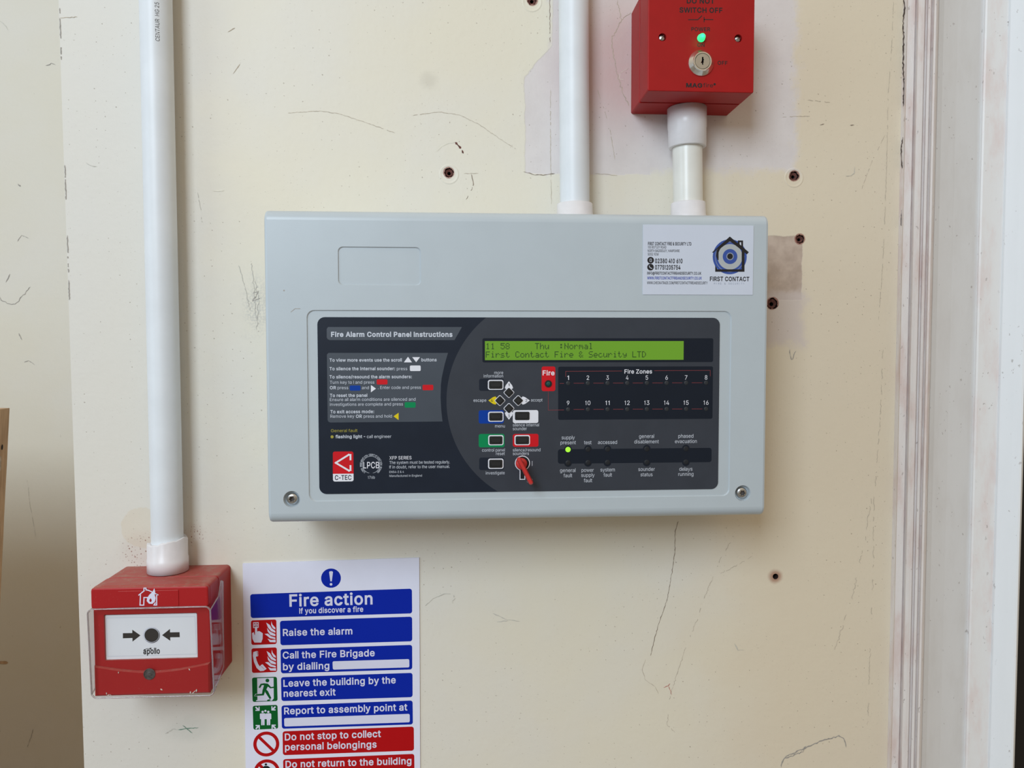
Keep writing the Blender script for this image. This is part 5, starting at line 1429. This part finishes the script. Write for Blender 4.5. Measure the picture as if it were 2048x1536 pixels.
# raised header block, with a middle field
hz = C.p(300, 1214)[1]
mb.slab(CX0 + .0002, hz, CX1 - .0002, CZ1 - .0004, 0.0025, CY + .0008, CY - .0035, 0.0012, RD)
hx0, hx1 = at(236, 1190, CY - .0035).x, at(357.5, 1190, CY - .0035).x
mb.slab(hx0, hz + .0014, hx1, CZ1 - .0030, 0.0006, CY - .0034, CY - .0040, 0.0003, RD)
# lower apron with its curved upper ledge
ap = []
for i in range(17):
    t = i / 16; x = CX0 + .0006 + (CX1 - CX0 - .0012) * t
    y_ = 1327 + 14 * math.sin(math.pi * t)
    ap.append((x, at(300, y_, CY).z))
apr = ap + [(CX1 - .0006, CZ0 + .0006), (CX0 + .0006, CZ0 + .0006)]
apr = apr[::-1]
cxm, czm = (CX0 + CX1) / 2, CZ0 + .012
ap2 = inset(apr, 0.0012, (cxm, czm))
mb.stack([(apr, CY + .0002), (apr, CY - .0010), (ap2, CY - .0022)], RD, back=False)
front = mb.build('front_housing', call, call)
# burning house sign on the header
mb = MB(); H = Print(CY - .0040, mb)
hw = M['s_white']
H.line([(280.3, 1188), (277.8, 1190), (288, 1181.8), (288, 1176.2), (292, 1176.2), (292, 1179.4), (297.5, 1180.8), (315.8, 1189.6)], 2.1, hw)
H.line([(281, 1190), (280, 1210.2), (287.5, 1210.2), (288, 1195), (296, 1195)], 2.1, hw)
H.line([(313.2, 1189), (313.4, 1210), (308, 1210), (310.6, 1206)], 2.1, hw)
H.poly([(308.8, 1176.4), (310.5, 1184), (309.5, 1190), (311.5, 1196), (310, 1203), (305, 1207.6), (298, 1207.2), (293.5, 1202), (294.5, 1195.5), (299, 1189), (304.5, 1184.5)], hw, 2)
H.poly([(301.3, 1196), (303.8, 1200.5), (302.2, 1204.2), (299.4, 1203.4), (298.6, 1200.3)], M['red'], 3)
mb.build('pictogram', front, call)['label'] = 'white burning house pictogram'
# frangible plate
YP = CY + .0018
mb = MB(); E_ = Print(YP, mb)
pa, pb = E_.p(209.5, 1231), E_.p(394.5, 1315.5)
mb.slab(pa[0] - .0004, pb[1] - .0002, pb[0] + .0004, pa[1] + .0002, 0.001, CY + .0042, YP, 0.0002, M['plate'])
for l_ in ([(213, 1236), (390, 1233), (393.5, 1308), (215.5, 1313)],):
    E_.line(l_ + [l_[0]], 0.8, M['p_grey'])
dk_ = M['charcoal']
E_.poly([(245.8, 1266.3), (264.6, 1266.0), (264.6, 1259.3), (281, 1270.8), (265, 1283.2), (265, 1276), (245.8, 1276.6)], dk_)
E_.poly([(359.2, 1264.3), (340, 1264.6), (340, 1257.8), (324.2, 1270.3), (340.6, 1281.6), (340.4, 1274.6), (359.6, 1274.4)], dk_)
E_.disc(303.4, 1270.3, 18, M['p_white'], 1); E_.disc(303.8, 1270.6, 16.2, M['lock_grey'], 1.5); E_.disc(302.9, 1269.9, 15.6, M['p_grey'], 2)  # offset grey discs paint shading on the ring's lower right
E_.disc(303.4, 1270.3, 14.2, dk_, 3)
E_.text('apollo', 286.8, 1308.0, 319.8, M['p_black'], y1=1307.0, cap=11.0, bold=0.035)
E_.line([(288, 1299.5), (294, 1297.2), (301, 1297.0)], 1.0, M['p_black'])
E_.poly([(298.0, 1297.5), (300.2, 1296.2), (300.3, 1293.8), (301.3, 1296), (304.2, 1295.2), (302.2, 1297.2), (303.6, 1299.5), (301, 1298.4), (299.4, 1300), (299.6, 1298)], M['p_black'])
mb.build('frangible_plate', call, call)['label'] = 'white plate with black arrows and dot'
# test key socket
c = at(299, 1348, CY - .0022); mb = MB()
mb.lathe(c.x, c.z, [(.0045, CY - .0021), (.0045, CY - .0026), (.0040, CY - .0027), (.0037, CY - .0023), (.0020, CY - .00235), (.0012, CY - .0026), (0, CY - .0026)], M['lock_grey'], 28)
mb.build('key_socket', call, call)
# clear flap over the front, hooked round both sides
CO = CY - .0085; TH = .0016
q4 = [at(183, 1397, CO), at(428, 1391.5, CO), at(419.5, 1213.5, CO), at(174, 1219.5, CO)]   # bottom left, bottom right, top right, top left
q4 = [Vector((p.x, p.z)) for p in q4]
mb = MB(); cl, ed = M['clear'], M['clear_edge']


def soft_quad(pts, r, n=6):
    out = []
    for i in range(4):
        p = pts[i]; a = (pts[i - 1] - p).normalized(); b = (pts[(i + 1) % 4] - p).normalized()
        for j in range(n + 1):
            ang = j / n * math.pi / 2
            out.append(p + a * r * (1 - math.sin(ang)) + b * r * (1 - math.cos(ang)))
    return [(v.x, v.y) for v in out]


rl = soft_quad(q4, .004)
ctr = sum(q4, Vector((0, 0))) / 4
mb.flat([[(ctr.x + (x - ctr.x) * .98, ctr.y + (z - ctr.y) * .98) for x, z in rl]], CO, cl)
# rim: a rod of plastic all round the flap
for i in range(len(rl)):
    a, b = rl[i], rl[(i + 1) % len(rl)]
    if (Vector(a) - Vector(b)).length > 1e-6:
        mb.tube((a[0], CO + .0006, a[1]), (b[0], CO + .0006, b[1]), [(0, .0006), (1, .0006)], ed, 10)
# sides and bottom
for lo, hi in ((q4[0], q4[3]), (q4[1], q4[2])):
    sidez = [(CO + .001, lo.y + .003), (-.0375, lo.y + .012), (-.0345, lo.y + .045), (-.0300, CZ1 - .006), (-.0340, CZ1 - .004), (-.0420, CZ1 - .014), (CO + .001, hi.y - .003)]
    sx = lambda z: lo.x + (hi.x - lo.x) * (z - lo.y) / (hi.y - lo.y)
    n_ = len(sidez)
    vs = [(sx(z) - .0006, y, z) for y, z in sidez] + [(sx(z) + .0006, y, z) for y, z in sidez]
    mb.add(vs, [tuple(range(n_))[::-1], tuple(range(n_, 2 * n_))], cl)
    for i in range(n_):
        a, b = sidez[i], sidez[(i + 1) % n_]
        mb.tube((sx(a[1]), a[0], a[1]), (sx(b[1]), b[0], b[1]), [(0, .0005), (1, .0005)], ed, 8)
L0, R0_ = q4[0], q4[1]
mb.add([(L0.x + .002, CO + .001, L0.y), (R0_.x - .002, CO + .001, R0_.y), (R0_.x - .002, CO + .010, R0_.y + .0005), (L0.x + .002, CO + .010, L0.y + .0005)], [(0, 1, 2, 3)], cl)
mb.build('clear_cover', call, call)['label'] = 'clear plastic flap'
# plaster crumbs caught in the flap
mb = MB(); rr = random.Random(3)
for px, py in ((236, 1346), (212, 1388), (216, 1391), (220, 1391), (388, 1384), (392, 1382), (380, 1386), (385, 1387), (322, 1380), (378, 1340)):
    q_ = at(px, py, CY - .0035); s_ = rr.uniform(.0004, .0008); a = rr.uniform(0, 3)
    d = Vector((math.cos(a), math.sin(a))) * s_ * 1.6; nn = Vector((-d.y, d.x)) * .45
    l = [(q_.x + d.x, q_.z + d.y), (q_.x + nn.x, q_.z + nn.y), (q_.x - d.x, q_.z - d.y), (q_.x - nn.x, q_.z - nn.y)]
    mb.stack([(l, CY - .0021), (l, CY - .0028)], M['crumb'], back=False)
o = mb.build('plaster_crumb', front, call); o['kind'] = 'stuff'

# ------------------------------------------------------------------ fire action sign
SY = -0.0012
sc0 = at(662, 1535, 0)
sign = thing('fire_action_sign', 'white fire action notice with blue, red and green panels below the grey panel', 'sign', (sc0.x, 0, at(662, 1120).z - .2))


def sp(px, py): return at(px, py, SY)


tl, tr = sp(485.3, 1127), sp(838.5, 1115.5)
ex = (tr - tl); Wd = ex.length; ex.normalize()
ez = Vector((-0.0022 * -1, 0, 1)); ez = Vector((0.0018, 0, 1))
bl, br = tl - ez * 0.200, tr - ez * 0.200
mb = MB()
loop = [(bl.x, bl.z), (br.x, br.z), (tr.x, tr.z), (tl.x, tl.z)]
mb.stack([(loop, -0.0001), (loop, SY)], M['sheet'])
mb.build('backing_sheet', sign, sign)


class SPrint(Print):
    """ink on the notice, which hangs very slightly askew"""
    def quad(s, TL, TR, BR, BL, r, mat, layer=1):
        # rounded panel through four photographed corners
        pts = [Vector(s.p(*q_)) for q_ in (BL, BR, TR, TL)]
        k = r / 2340.0; out = []
        for i in range(4):
            p = pts[i]; a = (pts[i - 1] - p).normalized(); b = (pts[(i + 1) % 4] - p).normalized()
            for j in range(6):
                t = j / 5; ang = t * math.pi / 2
                out.append(p + a * k * (1 - math.sin(ang)) + b * k * (1 - math.cos(ang)))
        s.mb.flat([[(v.x, v.y) for v in out]], s.y(layer), mat)


def sign_panel(fn, name='instruction_panel', label=None):
    b_ = MB(); S = SPrint(SY, b_, 0.00005); fn(S); o_ = b_.build(name, sign, sign)
    if label: o_['label'] = label


SW, SBl, SR, SG = M['s_white'], M['s_blue'], M['s_red'], M['s_green']
SBO = 0.027


def f(S):
    S.disc(662, 1156.3, 19.8, SBl, 1, n=40)
    S.poly([(658.2, 1144), (660, 1142.4), (664, 1142.3), (666, 1143.8), (663.6, 1162.6), (660.8, 1162.7)], SW, 2)
    S.disc(662.1, 1168.6, 2.7, SW, 2, n=16)


sign_panel(f, 'mandatory_symbol', 'blue disc with white exclamation mark')


def f(S):
    S.quad((500.3, 1188.4), (823.8, 1177.2), (824.3, 1226.8), (501.6, 1236.2), 5, SBl)
    S.text('Fire action', 579, 1212.6, 745.2, SW, y1=1208.0, cap=23.0, bold=SBO)
    S.text('If you discover a fire', 598.7, 1227.0, 726.5, SW, y1=1223.2, cap=10.4, bold=SBO)


sign_panel(f, 'header_panel')


def f(S):
    S.quad((559.8, 1241.7), (824.2, 1233.2), (824.5, 1282.5), (561, 1290.6), 5, SBl)
    S.text('Raise the alarm', 565.9, 1271.6, 704.8, SW, y1=1268.2, cap=13.2, bold=SBO)


sign_panel(f)


def f(S):
    S.quad((561, 1298.3), (824.3, 1289.6), (824.5, 1338.9), (562, 1346.8), 5, SBl)
    S.text('Call the Fire Brigade', 565.5, 1317.0, 749.4, SW, y1=1312, cap=13.2, bold=SBO)
    S.text('by dialling', 566, 1340.0, 658.8, SW, y1=1337.6, cap=13.2, bold=SBO)
    S.quad((665, 1322.6), (818.5, 1318), (818.8, 1334.6), (665.8, 1339.2), 3, SW, 2)


sign_panel(f)


def f(S):
    S.quad((561.8, 1354.4), (825, 1345.6), (825.2, 1394.2), (563, 1402.2), 5, SBl)
    S.text('Leave the building by the', 566.8, 1373.2, 791.5, SW, y1=1366.2, cap=13.2, bold=SBO)
    S.text('nearest exit', 567.4, 1393.4, 671.3, SW, y1=1390.4, cap=13.2, bold=SBO)


sign_panel(f)


def f(S):
    S.quad((562.9, 1411), (825.2, 1400.8), (825.8, 1448.8), (563.8, 1457.5), 5, SBl)
    S.text('Report to assembly point at', 568.3, 1428.4, 814.8, SW, y1=1420.4, cap=13.2, bold=SBO)
    S.quad((568.2, 1436.2), (819.4, 1427.6), (819.6, 1444.4), (568.8, 1453), 3, SW, 2)


sign_panel(f)


def f(S):
    S.quad((565.2, 1462.6), (827.6, 1453), (828, 1501.2), (565.8, 1510.4), 5, SR)
    S.text('Do not stop to collect', 569.7, 1480.6, 761.9, SW, y1=1473.6, cap=13.2, bold=SBO)
    S.text('personal belongings', 570, 1500.6, 753.2, SW, y1=1494.8, cap=13.2, bold=SBO)


sign_panel(f)


def f(S):
    S.quad((566.2, 1518.4), (828.5, 1507.6), (829, 1556), (567, 1566), 5, SR)
    S.text('Do not return to the building', 571, 1535.2, 822.9, SW, y1=1527.8, cap=13.2, bold=SBO)


sign_panel(f)


# pictograms, drawn in crop pixels: (x, y) -> photo pixels
def cp(x, y): return (495 + x / 5.02, 1230 + y / 5.02)


def cpl(l): return [cp(*q_) for q_ in l]


FL = [[(240, 62), (250, 95), (280, 128), (280, 145), (255, 132), (238, 102)], [(188, 76), (222, 98), (245, 135), (280, 160), (280, 178), (235, 160), (206, 125)],
      [(197, 130), (225, 165), (280, 192), (280, 212), (230, 200), (203, 165)], [(172, 190), (205, 186), (235, 212), (280, 226), (280, 242), (225, 232), (200, 210)], [(202, 237), (235, 250), (282, 248), (284, 274), (225, 272)]]


def f(S):
    S.quad((501.8, 1240.9), (552.8, 1238.8), (553.4, 1288), (502.8, 1290), 4, SR)
    S.poly(cpl([(56, 73), (112, 71), (112, 128), (57, 130)]), SW, 2); S.poly(cpl([(63, 80), (105, 78), (105, 120), (64, 122)]), SR, 3)
    S.disc(*cp(84, 100), 3.6, SW, 4, n=18); S.disc(*cp(84, 100), 2.2, SR, 5, n=14); S.disc(*cp(84, 100), 1.2, SW, 6, n=10)
    S.poly(cpl([(76, 112), (96, 112), (98, 165), (118, 160), (136, 170), (154, 184), (152, 240), (138, 276), (70, 276), (50, 238), (46, 182), (62, 170), (72, 200), (76, 200)]), SW, 4)
    S.polys([cpl(l) for l in FL], SW, 2)


sign_panel(f, 'pictogram', 'red square with pressing hand and flames')


def f(S):
    S.quad((502.8, 1296.8), (553.6, 1294.6), (554.4, 1343.8), (504, 1346), 4, SR)
    S.poly(cpl([(58, 372), (94, 360), (100, 410), (84, 420), (92, 455), (106, 490), (124, 516), (138, 500), (152, 494), (192, 540), (162, 560), (128, 563), (92, 532), (64, 468), (54, 410)]), SW, 2)
    S.line(cpl([(92, 362), (104, 365), (106, 408), (98, 414)]), 0.8, SW, 2); S.line(cpl([(138, 515), (170, 545)]), 0.7, SR, 3)
    S.polys([cpl([(x + 4, y + 285) for x, y in l]) for l in FL], SW, 2)


sign_panel(f, 'pictogram', 'red square with telephone handset and flames')


def f(S):
    S.quad((504, 1355.2), (553.9, 1353.4), (555.2, 1402), (505.2, 1404), 4, SG)
    S.poly(cpl([(97, 634), (262, 630), (264, 838), (245, 860), (90, 864), (84, 858), (100, 852)]), SW, 2)
    S.disc(*cp(200, 657), 3.8, SG, 4, n=18)
    S.polys([cpl(l) for l in ([(160, 684), (205, 688), (214, 700), (190, 746), (176, 768), (152, 752), (166, 706)],
              [(168, 684), (132, 690), (112, 726), (127, 734), (144, 704), (172, 704)], [(204, 690), (216, 700), (236, 722), (264, 718), (264, 732), (228, 736), (198, 712)],
              [(186, 744), (206, 764), (240, 834), (224, 846), (176, 772)], [(152, 748), (176, 768), (164, 806), (82, 812), (68, 810), (88, 794), (146, 790)])], SG, 3)
    S.poly(cpl([(66, 814), (82, 791), (100, 791), (100, 815)]), SW, 2.4)
    S.poly(cpl([(198, 852), (214, 846), (238, 850), (222, 860), (196, 862)]), SG, 3)


sign_panel(f, 'pictogram', 'green square with running figure')


def f(S):
    S.quad((505.4, 1411.6), (555, 1409.6), (556.4, 1457.2), (506.8, 1459.4), 4, SG)
    S.disc(*cp(180, 962), 2.2, SW, 2, n=16)
    for ox in (0, 57):
        S.disc(*cp(152 + ox, 972), 2.4, SW, 2, n=16)
        S.poly(cpl([(130 + ox, 988), (174 + ox, 986), (182 + ox, 994), (183 + ox, 1044), (172 + ox, 1046), (171 + ox, 1105), (156 + ox, 1106), (154 + ox, 1050), (152 + ox, 1106), (138 + ox, 1106), (137 + ox, 1046), (126 + ox, 1044), (124 + ox, 994)]), SW, 2)
    for sx, sy, cx, cy in ((1, 1, 122, 962), (-1, 1, 240, 958), (1, -1, 124, 1104), (-1, -1, 242, 1100)):
        S.poly(cpl([(cx, cy), (cx - sx * 42, cy), (cx - sx * 42, cy - sy * 11), (cx - sx * 24, cy - sy * 11), (cx - sx * 46, cy - sy * 34), (cx - sx * 36, cy - sy * 44), (cx - sx * 11, cy - sy * 22), (cx - sx * 11, cy - sy * 42), (cx, cy - sy * 42)]), SW, 2)


sign_panel(f, 'pictogram', 'green square with assembly point figures')


def f(S):
    c_ = (532.6, 1488); S.disc(*c_, 26, SR, 1, inner=19.4, n=44)
    S.line([(c_[0] - 15.6, c_[1] - 14.8), (c_[0] + 15.6, c_[1] + 14.8)], 6.8, SR, 1.5)


sign_panel(f, 'pictogram', 'red prohibition ring')


def f(S):
    c_ = (533.6, 1543.6); S.disc(*c_, 26, SR, 1, inner=19.4, n=44)
    S.line([(c_[0] - 15.6, c_[1] - 14.8), (c_[0] + 15.6, c_[1] + 14.8)], 6.8, SR, 1.5)
    S.disc(531.8, 1528.8, 2.4, M['p_black'], 3, n=16)
    S.poly([(524.5, 1536), (529, 1531.6), (536, 1531.8), (541, 1536), (544, 1541), (542, 1542.4), (538, 1537.6), (538, 1556), (528, 1556), (528, 1537.4)], M['p_black'], 3)


sign_panel(f, 'pictogram', 'red prohibition ring with black figure')

# ------------------------------------------------------------------ board standing at the mouth of the alcove on the left
board_front = 0.0
board_back = 0.022
bt = at(19, 816, board_back)
board = thing('plywood_board', 'brown plywood board standing upright at far left in front of the alcove', 'board', (bt.x - .35, board_front + .011, ZB))
TILT = math.radians(4.3)
ct, st_ = math.cos(TILT), math.sin(TILT)


def bp(u, y, w):
    """u leftwards from the right edge, w downwards from the top"""
    return (bt.x - u * ct - w * st_, y, bt.z + u * st_ * 0.3 - w * ct)


b_ = MB()
rr = random.Random(4)
tall = (bt.z - ZB) / ct - .003
edge_ = [(rr.uniform(-.00012, .00012), tall * i / 110) for i in range(111)]
loop_ = edge_ + [(.5, tall + .5 * st_ * 0.3), (.5, 0)]
front_ = [bp(u, board_front, w) for u, w in loop_]; back_ = [bp(u, board_back, w) for u, w in loop_]
n_ = len(loop_)
b_.add(front_ + back_, [tuple(range(n_))[::-1], tuple(range(n_, 2 * n_))] + [(i, (i + 1) % n_, n_ + (i + 1) % n_, n_ + i) for i in range(n_)], M['wood'])
sheet_ = b_.build('sheet', board, board)
# screw hole and splintered chips on the cut edge
b_ = MB()
w_ = bt.z - at(9.5, 895, board_back - .010).z
ring = [bp(-.0003, board_back - .0085 + .0012 * math.cos(2 * math.pi * j / 16), w_ + .0024 * math.sin(2 * math.pi * j / 16)) for j in range(16)]
b_.add(ring, [tuple(range(16))], M['hole'])
b_.build('screw_hole', sheet_, board)
b_ = MB()
for j_, (dy, py, rad) in enumerate(((.012, 905, .0012), (.010, 921, .0018), (.011, 935, .0022), (.014, 950, .0015))):
    w_ = bt.z - at(5, py, board_back - dy).z
    ring = [bp(-.00025 - j_ * .00002, board_back - dy + rad * (.6 + .6 * rr.random()) * math.cos(2 * math.pi * j / 9), w_ + 2.2 * rad * (.6 + .6 * rr.random()) * math.sin(2 * math.pi * j / 9)) for j in range(9)]
    b_.add(ring, [tuple(range(9))], M['chip'])
b_.build('splintered_chip', sheet_, board)
